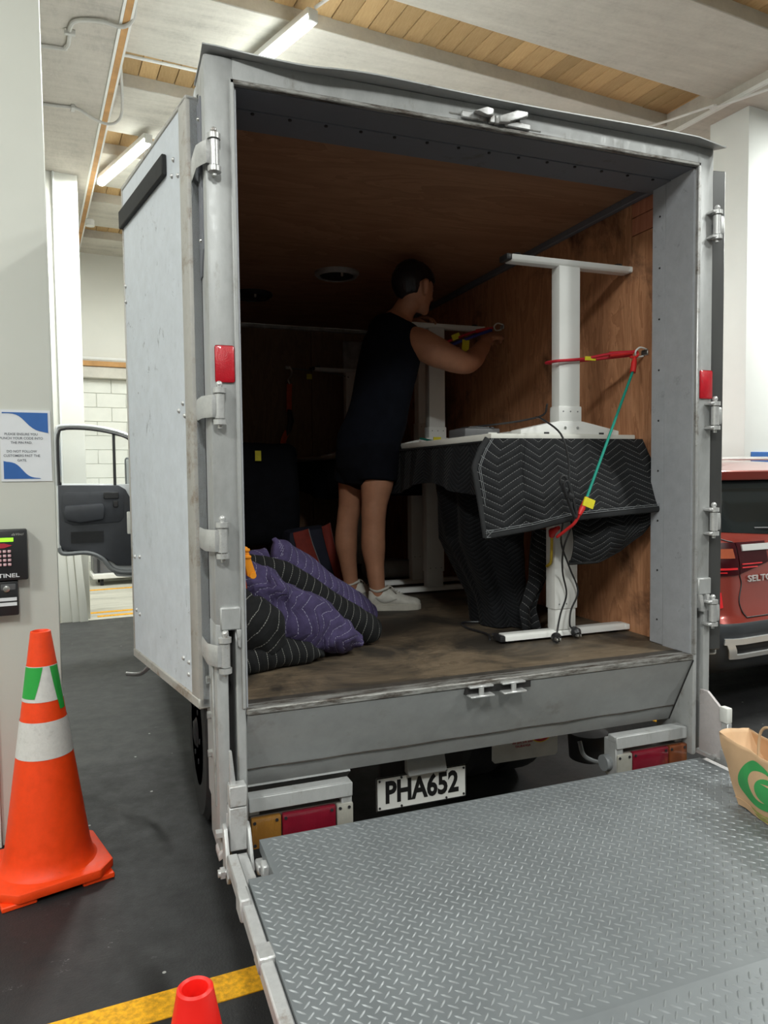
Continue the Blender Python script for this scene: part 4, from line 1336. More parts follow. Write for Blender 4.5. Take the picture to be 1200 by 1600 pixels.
tp('quarter_pane', MB().prism([(-0.32, 1.39), (-0.07, 1.39), (-0.19, 1.76), (-0.32, 1.81)], 'y', DY + .048, DY + .052), 'cab_glass', cdr)
mr = tp('wing_mirror', MB().box(-0.245, -0.12, DY + 0.14, DY + 0.20, 1.36, 1.63, 0.025, 3), 'trim_black', cdr)
tp('mirror_glass', MB().box(-0.232, -0.13, DY + 0.132, DY + 0.142, 1.38, 1.61, 0.004, 1), 'mirror_glass', mr)
tp('mirror_arm', MB().tube([(-0.16, DY + .17, 1.40), (-0.12, DY + .10, 1.34), (-0.06, DY + .07, 1.32)], 0.012, 8), 'trim_black', mr)
tp('lock_knob', MB().tube([(-0.735, DY + .03, 1.40), (-0.735, DY + .03, 1.425)], 0.006, 8), 'trim_black', cdr)
tp('door_card_edge', MB().box(-0.245, -0.20, DY - .006, DY + .03, 0.99, 1.18, 0.012, 2), 'plate_white', cdr)

# =================================================================== THE LOAD
def crumple(mb, amp, freq, seed=0.0, zmin=None):
    for v in mb.bm.verts:
        q = v.co * freq + V((seed, seed * 1.7, -seed))
        v.co += mnoise.noise_vector(q) * amp + mnoise.noise_vector(q * 2.7) * amp * 0.45 + mnoise.noise_vector(q * 5.3) * amp * 0.16
        if zmin is not None and v.co.z < zmin:
            v.co.z = zmin
    return mb


# ---- sit-stand desks: one upright, one upside down on top of it, twice
def desk(M, base, label, h, ys, xcol, fx0, fx1, top, split, extra_caps=True):
    """local: z=0 feet on the floor, desktop underside at h-0.027; M takes it into the truck"""
    t = thing('standing_desk', base, label, 'desk', 'white sit-stand desks packed in pairs')

    def part(name, mb, mat, par=None):
        return obj(name, mb, MT[mat], par or t, M=M)
    x0, x1, y0, y1 = top
    part('desktop', MB().box(x0, x1, y0, y1, h - 0.027, h, 0.004, 2), 'desk_top_white')
    for yc in ys:
        ft = part('foot', MB().prism([(-0.034, 0.012), (-0.028, 0.030), (-0.020, 0.038), (0.020, 0.038), (0.028, 0.030), (0.034, 0.012)], 'x', fx0 + 0.012, fx1 - 0.012, 0.0015,
                                     M=Matrix.Translation((0, yc, 0))), 'desk_white')
        for xe in (fx0, fx1):
            part('end_cap', MB().box(xe - 0.012, xe + 0.013, yc - 0.032, yc + 0.032, 0.010, 0.034, 0.004, 2), 'black_plastic' if xe == fx0 else 'desk_white', ft)
            xg = xe + (0.05 if xe == fx0 else -0.05)
            part('levelling_glide', MB().lathe([(0.018, 0.0), (0.020, 0.004), (0.010, 0.013)], (xg, yc, 0.0), 14), 'black_plastic', ft)
        cl = part('leg_column', MB().box(xcol - 0.056, xcol + 0.056, yc - 0.034, yc + 0.034, split, h - 0.075, 0.004, 2), 'desk_white')
        part('inner_tube', MB().box(xcol - 0.051, xcol + 0.051, yc - 0.029, yc + 0.029, 0.036, split + 0.02, 0.004, 2), 'desk_white', cl)
        for dx in (-0.035, 0.0, 0.035):
            part('rivet', MB().cyl((xcol + dx, yc - 0.036, split + 0.022), (xcol + dx, yc - 0.033, split + 0.022), 0.003, n=8), 'trim_grey', cl)
        br_ = part('top_bracket', MB().prism([(xcol - 0.24, h - 0.028), (xcol + 0.24, h - 0.028), (xcol + 0.24, h - 0.045), (xcol + 0.058, h - 0.082), (xcol - 0.058, h - 0.082), (xcol - 0.24, h - 0.045)], 'y', yc - 0.040, yc + 0.040, 0.003), 'desk_white')
        for dx in (-0.03, 0.03):
            part('screw', MB().cyl((xcol + dx, yc - 0.043, h - 0.055), (xcol + dx, yc - 0.039, h - 0.055), 0.006, n=10), 'steel', br_)
        for dx in (-0.12, 0.15):
            part('slot', MB().box(xcol + dx - 0.012, xcol + dx + 0.012, yc - 0.0415, yc - 0.0395, h - 0.036, h - 0.029), 'black_plastic', br_)
    part('cross_beam', MB().box(xcol - 0.04, xcol + 0.04, ys[0], ys[1], h - 0.065, h - 0.03, 0.003, 1), 'desk_white')
    return t


desk(Matrix.Translation((0, 0, F)), (1.42, 1.1, F), 'upright white desk nearest the truck opening under the quilted blanket', 0.815, (0.45, 1.76), 1.417, 1.115, 1.735, (1.055, 1.740, 0.395, 1.97), 0.125)
# upside down: mirrored in z about the upper desktop
ZU = 2.340
dA2 = desk(Matrix(((1, 0, 0, 0.015), (0, 1, 0, 0), (0, 0, -1, ZU), (0, 0, 0, 1))), (1.42, 1.1, 1.585), 'upside-down white desk nearest the truck opening with feet in the air', ZU - 1.585, (0.45, 1.76), 1.421, 1.135, 1.732, (1.030, 1.727, 0.385, 1.97), 0.61)
desk(Matrix.Translation((0, 0, F)), (1.45, 2.6, F), 'upright white desk deeper in the truck beside the front wall', 0.795, (2.07, 3.2), 1.450, 1.15, 1.742, (1.02, 1.742, 1.99, 3.40), 0.16)
ZB = 2.275
RB = rot2(0.10, (1.46, 2.6, 0))
desk(RB @ Matrix(((1, 0, 0, 0), (0, 1, 0, 0), (0, 0, -1, ZB), (0, 0, 0, 1))), (1.45, 2.6, 1.565), 'upside-down white desk deeper in the truck behind the person', ZB - 1.565, (2.07, 3.2), 1.445, 1.13, 1.70, (1.06, 1.70, 2.03, 3.38), 0.50)
# control box and loose cables on the upside-down desk
cbx = thing('control_box', (1.15, 0.7, 1.612), 'grey control box lying on the upside-down desktop', 'control box')
obj('box_body', MB().box(1.05, 1.22, 0.62, 0.78, 1.612, 1.648, 0.006, 2), MT['grey_plastic'], cbx)
obj('box_lid', MB().prism([(1.06, 1.646), (1.21, 1.646), (1.19, 1.655), (1.08, 1.655)], 'y', 0.63, 0.77, 0.002), MT['black_plastic'], cbx)
obj('socket', MB().box(1.16, 1.20, 0.612, 0.622, 1.618, 1.630), MT['plate_white'], cbx)
tag(obj('desk_cable', MB().tube(spline([(1.10, 0.75, 1.656), (1.2, 0.60, 1.665), (1.30, 0.55, 1.68), (1.36, 0.50, 1.70), (1.352, 0.46, 1.74)], 6), 0.004, 8), MT['black_plastic']), 'black cable rising beside the near upside-down leg', 'cable')

# ---- quilted blanket over the near desk
bk = thing('moving_blanket', (1.35, 1.0, 1.2), 'black zigzag quilted blanket hanging over the near desk end', 'blanket')


def b_left(z):
    return interp([(1.20, 0.938), (1.335, 0.915), (1.478, 0.888), (1.54, 0.915), (1.585, 0.945)], z)


def b_bot(x):
    return interp([(0.93, 1.214), (1.136, 1.240), (1.31, 1.272), (1.521, 1.285), (1.80, 1.301)], x)


def b_right(z):
    return interp([(1.30, 1.793), (1.446, 1.743), (1.52, 1.700), (1.585, 1.655)], z)


def front(u, v):
    xa = 0.945 + u * 0.71
    xb = 0.938 + u * 0.855
    x = xa + (xb - xa) * v
    zt, zb = 1.583, b_bot(x)
    z = zt + (zb - zt) * v
    if u < 0.25:
        x += (b_left(z) - (0.945 + (0.938 - 0.945) * v)) * (1 - u / 0.25)
    if u > 0.75:
        x += (b_right(z) - (1.655 + (1.793 - 1.655) * v)) * (u - 0.75) / 0.25
    y = 0.232 - 0.030 * math.sin(min(1, v * 1.3) * PI * 0.5)
    y += 0.016 * math.sin(u * 7.5 + 1.0) * v + 0.010 * math.sin(u * 17 + v * 3) * v
    y -= 0.035 * math.exp(-((u - 0.62 - 0.25 * (1 - v)) / 0.07) ** 2) * v
    y += 0.006 * mnoise.noise(V((u * 6, v * 4, 1)))
    # the cloth hangs from the desk end and billows out towards the opening at its lower right
    y2 = y + 0.135 - 0.150 * v * (0.3 + 0.7 * u) - 0.02 * u
    k = (y2 + 2.16) / 2.40
    return (min(1.744, -0.363 + (x + 0.363) * k), y2, 1.45 + (z - 1.45) * k)


obj('front_drape', MB().grid(front, 70, 30, 0.006, (0.80, 0.36)), MT['quilt_black'], bk, sharp=80)
edge = [V(front(i / 40, 1.0)) + V((0, -0.003, 0.004)) for i in range(41)]
obj('binding', MB().tube(edge, (0.012, 0.007), 8, side=(0, 0, 1)), MT['blanket_binding'], bk)
edge2 = [V(front(0.0, j / 20)) + V((0.004, -0.003, 0)) for j in range(21)]
obj('binding', MB().tube(edge2, (0.012, 0.007), 8, side=(1, 0, 0)), MT['blanket_binding'], bk)
for q, off in ((0, 0.017), (1, 0.024)):
    obj('edge_stitch', MB().tube([p + V((0, -0.0075, off - 0.004)) for p in edge], 0.0011, 4), MT['trim_grey'], bk)
    obj('edge_stitch', MB().tube([p + V((off, -0.0065, 0)) for p in edge2], 0.0011, 4), MT['trim_grey'], bk)
cp = V(front(0.02, 0.97))
obj('corner_patch', MB().tube([cp + V((-.012, -.012, -.012)), cp + V((.02, -.012, -.012)), cp + V((.02, -.012, .016)), cp + V((-.012, -.012, .016)), cp + V((-.012, -.012, -.012)), cp + V((.02, -.012, .016)), cp + V((.02, -.012, -.012)), cp + V((-.012, -.012, .016))], 0.0012, 4), MT['trim_grey'], bk)


def side_drape(u, v):
    y = 0.375 + u * 1.57
    zb = 1.37 + 0.03 * math.sin(u * 5) - 0.03 * math.sin(u * 13) * 0.5
    z = 1.583 + (zb - 1.583) * v
    x = 1.022 - 0.012 * v + 0.014 * math.sin(u * 24) * v + 0.008 * math.sin(u * 51 + 2) * v
    if u < 0.06:
        x -= 0.03 * (1 - u / 0.06) * math.sin(v * PI)
    return (x, y, z)


obj('side_drape', MB().grid(side_drape, 70, 10, 0.006, (1.7, 0.22)), MT['quilt_shaded'], bk, sharp=80)
obj('top_layer', MB().grid(lambda u, v: (1.018 + u * 0.724, 0.372 + v * 1.57, 1.582 + 0.0015 * math.sin(u * 20) * math.sin(v * 30)), 20, 30, 0.007, (0.74, 1.7)), MT['quilt_black'], bk, sharp=80)


def under_fold(u, v):
    x = 1.375 + u * 0.365
    zt = 1.31
    zb = interp([(0.0, 1.088), (0.3, 1.095), (0.6, 1.135), (0.85, 1.205), (1.0, 1.29)], u)
    z = zt + (zb - zt) * v
    y = 0.36 - 0.09 * math.sin(v * PI * 0.6) + 0.05 * v * v + 0.012 * math.sin(u * 9 + v * 2) - 0.06 * u
    return (x, y, z)


obj('under_fold', MB().grid(under_fold, 30, 16, 0.006, (0.42, 0.30)), MT['quilt_black'], bk, sharp=80)
fe = [V(under_fold(i / 24, 1.0)) for i in range(25)]
obj('binding', MB().tube(fe, (0.010, 0.007), 8, side=(0, 0, 1)), MT['blanket_binding'], bk)

# second blanket hanging in a bunch down to the floor below the near desk
hb = thing('moving_blanket', (1.33, 0.85, F), 'dark blanket hanging in a bunch from the near desk to the floor', 'blanket')


def bunch(u, v):
    a = u * 2 * PI
    cx = interp([(0, 1.30), (0.5, 1.29), (1, 1.36)], v)
    cy_ = interp([(0, 0.95), (0.5, 0.92), (1, 0.82)], v)
    rx = interp([(0, 0.20), (0.5, 0.175), (0.85, 0.12), (1, 0.14)], v)
    ry = interp([(0, 0.24), (0.5, 0.20), (0.85, 0.14), (1, 0.16)], v)
    f = 1 + 0.10 * math.sin(a * 5 + v * 2) + 0.06 * math.sin(a * 9 - v * 3)
    z = 1.53 + (F + 0.004 - 1.53) * v
    return (cx + rx * f * math.cos(a), cy_ + ry * f * math.sin(a), z)


obj('bunch', MB().grid(bunch, 80, 24, 0.005, (1.2, 0.8)), MT['quilt_shaded'], hb, sharp=80)
st = []
obj('trailing_edge', MB().grid(lambda u, v: (interp([(0, 1.44), (0.5, 1.42), (0.8, 1.355), (1, 1.365)], v) + (u - .5) * interp([(0, .10), (.7, .085), (1, .10)], v), 0.64 + 0.02 * math.sin(u * 6 + v * 4) - 0.03 * v, 1.20 + (F + 0.006 - 1.20) * v), 8, 24, 0.006, (0.12, 0.45)), MT['quilt_black'], hb, sharp=80)
# dark blanket over the deeper desk
db = thing('moving_blanket', (1.3, 2.7, 1.2), 'dark blanket sagging over the deeper desk behind the person', 'blanket')
obj('side_drape', MB().grid(lambda u, v: (0.992 - 0.03 * math.sin(v * 2.5) + 0.012 * math.sin(u * 21) * v, 1.99 + u * 1.40, 1.556 + v * (-0.22 - 0.04 * math.sin(u * 4))), 40, 8, 0.006, (1.4, 0.25)), MT['dark_cloth'], db, sharp=80)
obj('top_layer', MB().grid(lambda u, v: (0.985 + u * 0.755, 1.985 + v * 1.41, 1.559), 4, 4, 0.006, (0.7, 1.4)), MT['dark_cloth'], db, sharp=80)
obj('end_drape', MB().grid(lambda u, v: (0.99 + u * 0.74, 1.984 - 0.02 * v + 0.012 * math.sin(u * 19) * v, 1.556 - 0.23 * v), 30, 8, 0.006, (0.7, 0.25)), MT['dark_cloth'], db, sharp=80)

# ---- pile of folded moving blankets at the left
def roll(name, pts, radii, mat, label, side, seed, amp=0.012, n=28, k=8, fl=None):
    P = spline(pts, k)
    idx = [i / (len(P) - 1) * (len(radii) - 1) for i in range(len(P))]
    R = []
    for t in idx:
        i = min(int(t), len(radii) - 2)
        f = t - i
        f = f * f * (3 - 2 * f)
        R.append((radii[i][0] * (1 - f) + radii[i + 1][0] * f, radii[i][1] * (1 - f) + radii[i + 1][1] * f))
    mb = MB().tube(P, R, n, side=side, uvlen=True)
    crumple(mb, amp, 7.0, seed, F + 0.003)
    t = obj(name, mb, MT[mat], None, sharp=75)
    return tag(t, label, 'blanket', 'moving blankets heaped behind the left post')


roll('moving_blanket', [(0.225, 0.66, 1.205), (0.26, 0.67, 1.150), (0.36, 0.70, 1.055), (0.50, 0.75, 0.945), (0.62, 0.775, 0.875), (0.672, 0.785, 0.845)],
     [(0.010, 0.010), (0.060, 0.045), (0.082, 0.06), (0.080, 0.06), (0.078, 0.058), (0.062, 0.05)], 'quilt_band_purple', 'purple rolled blanket on top of the heap by the left post', (0, 0.3, 1), 1.0, 0.014)
roll('moving_blanket', [(0.03, 0.60, 1.12), (0.12, 0.60, 1.105), (0.25, 0.61, 1.06), (0.40, 0.62, 0.955), (0.53, 0.63, 0.865), (0.61, 0.635, 0.825), (0.645, 0.64, 0.815)],
     [(0.03, 0.03), (0.055, 0.05), (0.062, 0.055), (0.068, 0.06), (0.068, 0.06), (0.060, 0.055), (0.045, 0.045)], 'quilt_band', 'black rolled blanket lying between two purple blankets', (0, 0, 1), 3.0, 0.006)
roll('moving_blanket', [(-0.02, 0.52, 1.09), (0.06, 0.50, 1.06), (0.18, 0.50, 0.965), (0.32, 0.51, 0.90), (0.44, 0.52, 0.835), (0.52, 0.53, 0.80)],
     [(0.05, 0.05), (0.085, 0.06), (0.12, 0.075), (0.115, 0.085), (0.075, 0.085), (0.030, 0.075)], 'quilt_purple', 'crumpled purple blanket in the middle of the heap', (0, 0, 1), 5.5, 0.040)
roll('moving_blanket', [(-0.03, 0.42, 1.0), (0.03, 0.42, 0.97), (0.10, 0.42, 0.90), (0.14, 0.43, 0.845)],
     [(0.05, 0.06), (0.10, 0.07), (0.115, 0.075), (0.075, 0.06)], 'quilt_band', 'black crumpled blanket bulging beside the left post', (0, 0, 1), 8.0, 0.034)
roll('moving_blanket', [(-0.03, 0.40, 0.80), (0.06, 0.42, 0.805), (0.17, 0.45, 0.81), (0.28, 0.475, 0.80), (0.36, 0.49, 0.782)],
     [(0.05, 0.07), (0.062, 0.085), (0.060, 0.085), (0.052, 0.07), (0.022, 0.045)], 'quilt_band', 'black folded blanket lowest of the heap on the truck floor', (0, 0, 1), 11.0, 0.012)
# filler blanket hidden under the others
roll('moving_blanket', [(-0.03, 0.80, 0.90), (0.12, 0.78, 0.92), (0.28, 0.76, 0.86), (0.42, 0.74, 0.80)],
     [(0.12, 0.12), (0.15, 0.13), (0.09, 0.12), (0.04, 0.08)], 'quilt_black', 'dark blanket buried at the back of the heap', (0, 0, 1), 14.0, 0.02)
roll('moving_blanket', [(-0.03, 0.62, 1.0), (0.06, 0.64, 1.04), (0.14, 0.66, 1.075), (0.22, 0.67, 1.11)],
     [(0.07, 0.05), (0.085, 0.05), (0.085, 0.05), (0.07, 0.04)], 'quilt_purple', 'purple blanket corner spreading left from the top roll', (0, 0, 1), 17.0, 0.012)
rb_ = thing('cam_buckle', (0.07, 0.34, 1.10), 'orange plastic strap buckle resting on the blanket heap', 'buckle')
obj('handle', MB().prism([(0.055, 1.215), (0.072, 1.21), (0.080, 1.165), (0.097, 1.125), (0.100, 1.108), (0.082, 1.100), (0.068, 1.112), (0.062, 1.15), (0.056, 1.17)], 'y', 0.33, 0.352, 0.003), MT['ratchet_orange'], rb_)
obj('ridge', MB().box(0.058, 0.082, 0.324, 0.334, 1.172, 1.182, 0.002, 1), MT['ratchet_orange'], rb_)
obj('ridge', MB().box(0.057, 0.078, 0.324, 0.334, 1.196, 1.206, 0.002, 1), MT['ratchet_orange'], rb_)
obj('webbing', MB().tube(spline([(0.066, 0.345, 1.16), (0.06, 0.39, 1.10), (0.07, 0.42, 1.05), (0.05, 0.45, 1.0)], 4), (0.012, 0.002), 6, side=(1, 0, 0)), MT['strap_orange'], rb_)
obj('pivot', MB().cyl((0.088, 0.326, 1.112), (0.088, 0.356, 1.112), 0.011, n=14), MT['ratchet_orange'], rb_)

# ---- bulky item under a dark cover
bi = thing('covered_armchair', (0.35, 2.5, F), 'bulky upholstered item under dark cover with small yellow tag', 'armchair')


def cover(d):
    return 1.0


mb = MB().box(-0.03, 0.72, 2.15, 2.85, F + 0.28, 1.655, 0.075, 5)
bmesh.ops.subdivide_edges(mb.bm, edges=[e for e in mb.bm.edges if e.calc_length() > 0.2], cuts=6, use_grid_fill=True)
for v in mb.bm.verts:
    if v.co.z > 1.4:
        v.co.z += 0.045 * max(0, (0.30 - v.co.x) / 0.33) * min(1, (v.co.z - 1.4) / 0.2)
crumple(mb, 0.012, 5, 2)
obj('body', mb, MT['dark_cloth'], bi, sharp=80)
for (x, y) in ((0.03, 2.2), (0.66, 2.2), (0.03, 2.8), (0.66, 2.8)):
    obj('leg', MB().cyl((x, y, F), (x, y, F + .30), 0.02, 0.03, 12), MT['trim_black'], bi)
obj('care_tag', MB().box(0.44, 0.475, 2.128, 2.134, 1.545, 1.605), MT['tag_yellow'], bi)
# striped bag
sb = thing('striped_bag', (0.75, 1.98, F), 'red and navy striped bag standing behind the person', 'bag')
obj('bag_body', MB().prism([(0.60, F + 0.002), (0.98, F + 0.002), (0.86, 1.155), (0.60, 1.13)], 'y', 1.99, 2.20, 0.03), MT['bag_navy'], sb)
for (a, b, c, d, zt) in ((0.625, 0.715, 0.73, 0.85, 1.145), (0.80, 0.845, 0.905, 0.945, 1.175)):
    obj('stripe', MB().grid(lambda u, v, a=a, b=b, c=c, d=d, zt=zt: (a + (b - a) * u + ((c + (d - c) * u) - (a + (b - a) * u)) * v ** 1.2, 1.982 - 0.012 * math.sin(u * PI), zt + (F + 0.01 - zt) * v - 0.02 * (1 - u) * (1 - v)), 8, 12, 0.008), MT['bag_red'], sb, sharp=80)
    obj('stripe_piping', MB().tube([(b + (d - b) * (j / 12) ** 1.2, 1.976, zt + (F + .01 - zt) * j / 12) for j in range(13)], 0.004, 6), MT['trim_grey'], sb)
# white wrapped bundle on the floor
mb = MB().box(1.22, 1.72, 2.36, 2.56, F, F + 0.115, 0.045, 4)
bmesh.ops.subdivide_edges(mb.bm, edges=[e for e in mb.bm.edges if e.calc_length() > 0.15], cuts=4, use_grid_fill=True)
crumple(mb, 0.012, 8, 4, F + 0.001)
wbn = tag(obj('wrapped_bundle', mb, MT['wrap_white'], None, sharp=80), 'low white wrapped bundle on the floor behind the desk legs', 'bundle')

# ---- cables and plugs
def plug(p, d, parent):
    d = V(d).normalized()
    p = V(p)
    b = obj('plug', MB().tube([p, p + d * 0.012, p + d * 0.020, p + d * 0.034, p + d * 0.042], [0.017, 0.0215, 0.0215, 0.012, 0.006], 16), MT['black_plastic'], parent)
    for s in (-1, 1):
        obj('pin', MB().box(p.x + s * .007 - .002, p.x + s * .007 + .002, p.y - .017, p.y + .003, p.z - .005, p.z + .005, 0.0005, 1), MT['steel'], b)
    return b


pc = thing('power_cable', (1.32, 0.36, F), 'black power cable hanging over the blanket with plug on floor', 'cable')
obj('cord', MB().tube(spline([(1.26, 0.40, 1.680), (1.222, 0.30, 1.665), (1.235, 0.19, 1.60), (1.255, 0.168, 1.50), (1.252, 0.160, 1.42), (1.262, 0.165, 1.33), (1.285, 0.18, 1.27), (1.29, 0.25, 1.16), (1.36, 0.36, 1.05), (1.40, 0.39, 0.95), (1.375, 0.395, 0.87), (1.345, 0.375, 0.80), (1.332, 0.358, 0.780)], 6), 0.0038, 8), MT['black_plastic'], pc)
obj('bundle_loop', MB().tube(spline([(1.262, 0.150, 1.30), (1.235, 0.150, 1.36), (1.205, 0.150, 1.425), (1.225, 0.148, 1.44), (1.247, 0.146, 1.40), (1.262, 0.146, 1.35), (1.270, 0.150, 1.295)], 6, True), 0.0055, 8, closed=True), MT['black_plastic'], pc)
obj('bundle_loop', MB().tube(spline([(1.265, 0.142, 1.29), (1.240, 0.142, 1.345), (1.217, 0.142, 1.405), (1.232, 0.140, 1.42), (1.25, 0.14, 1.37), (1.272, 0.142, 1.30)], 6, True), 0.005, 8, closed=True), MT['black_plastic'], pc)
obj('cable_tie', MB().cyl((1.232, 0.145, 1.372), (1.252, 0.145, 1.362), 0.014, n=10), MT['black_plastic'], pc)
plug((1.318, 0.338, F + 0.022), (0.35, 0.75, 0.15), pc)
pc2 = thing('power_cable', (1.43, 0.38, F), 'black power cable trailing from foot of near desk with second plug', 'cable')
obj('cord', MB().tube(spline([(1.28, 0.24, 1.27), (1.34, 0.34, 1.17), (1.405, 0.375, 1.06), (1.455, 0.388, 0.96), (1.43, 0.40, 0.88), (1.42, 0.395, 0.82), (1.432, 0.392, 0.80)], 6), 0.0038, 8), MT['black_plastic'], pc2)
plug((1.434, 0.362, F + 0.024), (0.05, 0.55, 0.45), pc2)
tag(obj('floor_cable', MB().tube(spline([(1.10, 0.50, F + .006), (1.14, 0.60, F + .006), (1.12, 0.75, F + .006), (1.16, 0.86, F + .006), (1.28, 0.82, F + .006), (1.38, 0.80, F + .006), (1.34, 0.60, F + .006), (1.20, 0.57, F + .006), (1.13, 0.53, F + .02)], 6), 0.005, 8), MT['black_plastic']), 'black cable looped on the truck floor by the near desk foot', 'cable')

# ---- bungees and straps
bg = thing('bungee_cord', (1.6, 0.38, 1.93), 'red bungee cord round the near upside-down leg to wall ring', 'bungee cord')
obj('strand', MB().tube(spline([(1.69, 0.33, 1.952), (1.60, 0.36, 1.945), (1.52, 0.395, 1.930), (1.495, 0.404, 1.925), (1.43, 0.407, 1.918), (1.372, 0.404, 1.912), (1.360, 0.43, 1.912), (1.366, 0.49, 1.915), (1.43, 0.497, 1.920), (1.50, 0.49, 1.928), (1.58, 0.42, 1.932), (1.69, 0.34, 1.940)], 6), 0.0062, 10, uvlen=True), MT['rope_red'], bg)
obj('hook_sleeve', MB().tube([(1.595, 0.37, 1.942), (1.64, 0.352, 1.945), (1.685, 0.336, 1.95)], [0.013, 0.012, 0.009], 10), MT['hook_red'], bg)
obj('hook', MB().tube(spline([(1.68, 0.336, 1.95), (1.70, 0.332, 1.955), (1.708, 0.33, 1.942), (1.695, 0.33, 1.930), (1.672, 0.335, 1.930)], 5), 0.005, 8), MT['hook_red'], bg)
obj('tag', MB().box(1.492, 1.542, 0.390, 0.396, 1.918, 1.934, M=None), MT['tag_yellow'], bg)
bg2 = thing('bungee_cord', (1.5, 0.25, 1.3), 'green bungee cord slanting down across the quilted blanket', 'bungee cord')
GA, GB = V((1.672, 0.315, 1.875)), V((1.318, 0.150, 1.345))
obj('strand', MB().tube([GA + (GB - GA) * (i / 16) for i in range(17)], 0.0055, 10, uvlen=True), MT['rope_green'], bg2)
obj('hook_sleeve', MB().tube([GA + V((-.006, -.004, -.012)), GA + V((.008, .006, .03)), GA + V((.014, .008, .05))], [0.012, 0.0115, 0.007], 10), MT['hook_red'], bg2)
obj('hook', MB().tube(spline([GA + V((.012, .008, .045)), V((1.695, .332, 1.925)), V((1.702, .335, 1.948)), V((1.690, .335, 1.958))], 5), 0.005, 8), MT['hook_red'], bg2)
obj('hook_sleeve', MB().tube([GB + V((.010, .004, .012)), GB + V((-.018, -.004, -.028)), GB + V((-.03, -.004, -.05))], [0.010, 0.0115, 0.008], 10), MT['hook_red'], bg2)
obj('hook', MB().tube(spline([GB + V((-.03, -.004, -.05)), (1.275, 0.16, 1.262), (1.268, 0.20, 1.235), (1.262, 0.25, 1.205), (1.285, 0.27, 1.21)], 5), 0.006, 8), MT['hook_red'], bg2)
obj('tag', MB().box(-0.024, 0.024, -0.003, 0.003, -0.017, 0.017, M=Matrix.Translation(GB + V((0.006, -0.012, -0.006))) @ Matrix.Rotation(0.35, 4, 'Y')), MT['tag_yellow'], bg2)
tg = bpy.data.objects
bg3 = thing('bungee_cord', (1.3, 0.42, 1.1), 'yellow bungee cord hooked below the blanket on the near leg', 'bungee cord')
obj('hook_sleeve', MB().tube([(1.30, 0.30, 1.235), (1.318, 0.37, 1.215), (1.325, 0.385, 1.195)], [0.008, 0.016, 0.012], 10), MT['hook_red'], bg3)
obj('strand', MB().tube(spline([(1.325, 0.385, 1.20), (1.335, 0.40, 1.17), (1.340, 0.41, 1.12), (1.350, 0.43, 1.08), (1.358, 0.47, 1.06), (1.40, 0.495, 1.06)], 5), 0.006, 10, uvlen=True), MT['rope_yellow'], bg3)
# cords the person is fastening
bg4 = thing('bungee_cord', (1.6, 1.62, 2.25), 'red bungee cord pulled to the deeper wall ring', 'bungee cord')
obj('strand', MB().tube(spline([(1.69, 1.52, 2.278), (1.60, 1.58, 2.262), (1.50, 1.66, 2.225), (1.40, 1.705, 2.195), (1.355, 1.74, 2.19)], 5), 0.007, 10, uvlen=True), MT['rope_red'], bg4)
obj('hook_sleeve', MB().tube([(1.61, 1.575, 2.264), (1.67, 1.533, 2.276)], [0.012, 0.009], 10), MT['hook_red'], bg4)
obj('tag', MB().box(-0.026, 0.026, -0.002, 0.002, -0.016, 0.016, M=Matrix.Translation((1.512, 1.635, 2.24)) @ Matrix.Rotation(-0.4, 4, 'Y')), MT['tag_yellow'], bg4)
bg5 = thing('bungee_cord', (1.6, 1.62, 2.2), 'blue bungee cord hanging beside the red one at the deeper ring', 'bungee cord')
obj('strand', MB().tube(spline([(1.685, 1.525, 2.268), (1.60, 1.57, 2.238), (1.50, 1.65, 2.200), (1.40, 1.71, 2.180), (1.36, 1.74, 2.172)], 5), 0.009, 10, uvlen=True), MT['rope_blue'], bg5)
obj('tag', MB().box(-0.022, 0.022, -0.002, 0.002, -0.032, 0.032, M=Matrix.Translation((1.555, 1.60, 2.185)) @ Matrix.Rotation(0.1, 4, 'Y')), MT['tag_yellow'], bg5)
bg6 = thing('bungee_cord', (1.3, 1.2, 1.62), 'green bungee cord lying along the upside-down desktop', 'bungee cord')
obj('strand', MB().tube(spline([(1.12, 0.80, 1.624), (1.20, 1.0, 1.622), (1.28, 1.3, 1.62), (1.32, 1.55, 1.640), (1.31, 1.69, 1.66)], 5), 0.006, 10, uvlen=True), MT['rope_green'], bg6)
obj('tag', MB().box(1.315, 1.36, 1.52, 1.526, 1.620, 1.66), MT['tag_yellow'], bg6)
rs = thing('ratchet_strap', (0.94, 3.42, 1.7), 'orange ratchet strap hanging from the front wall ring', 'strap')
obj('hook', MB().tube(spline([(0.955, 3.40, 2.30), (0.975, 3.40, 2.265), (0.965, 3.40, 2.22), (0.945, 3.40, 2.20), (0.957, 3.40, 2.165)], 5), 0.008, 8), MT['steel'], rs)
obj('webbing', MB().tube([(0.957, 3.41, 2.17), (0.952, 3.41, 2.06), (0.950, 3.41, 1.95)], (0.020, 0.003), 6, side=(1, 0, 0)), MT['strap_orange'], rs)
obj('ratchet', MB().prism([(0.935, 1.97), (0.965, 1.97), (0.985, 1.88), (0.96, 1.80), (0.93, 1.76), (0.925, 1.80), (0.95, 1.88)], 'y', 3.39, 3.43, 0.005), MT['black_plastic'], rs)
obj('webbing', MB().tube(spline([(0.935, 3.41, 1.80), (0.905, 3.41, 1.74), (0.893, 3.41, 1.65), (0.890, 3.41, 1.45)], 4), (0.022, 0.003), 6, side=(1, 0, 0)), MT['strap_orange'], rs)
bg7 = thing('bungee_cord', (1.1, 3.3, 2.2), 'thin dark cord from the front wall ring to the deep desk foot', 'cord')
obj('strand', MB().tube(spline([(0.97, 3.40, 2.285), (1.10, 3.33, 2.265), (1.25, 3.23, 2.235), (1.36, 3.16, 2.20)], 5), 0.005, 8), MT['trim_grey'], bg7)
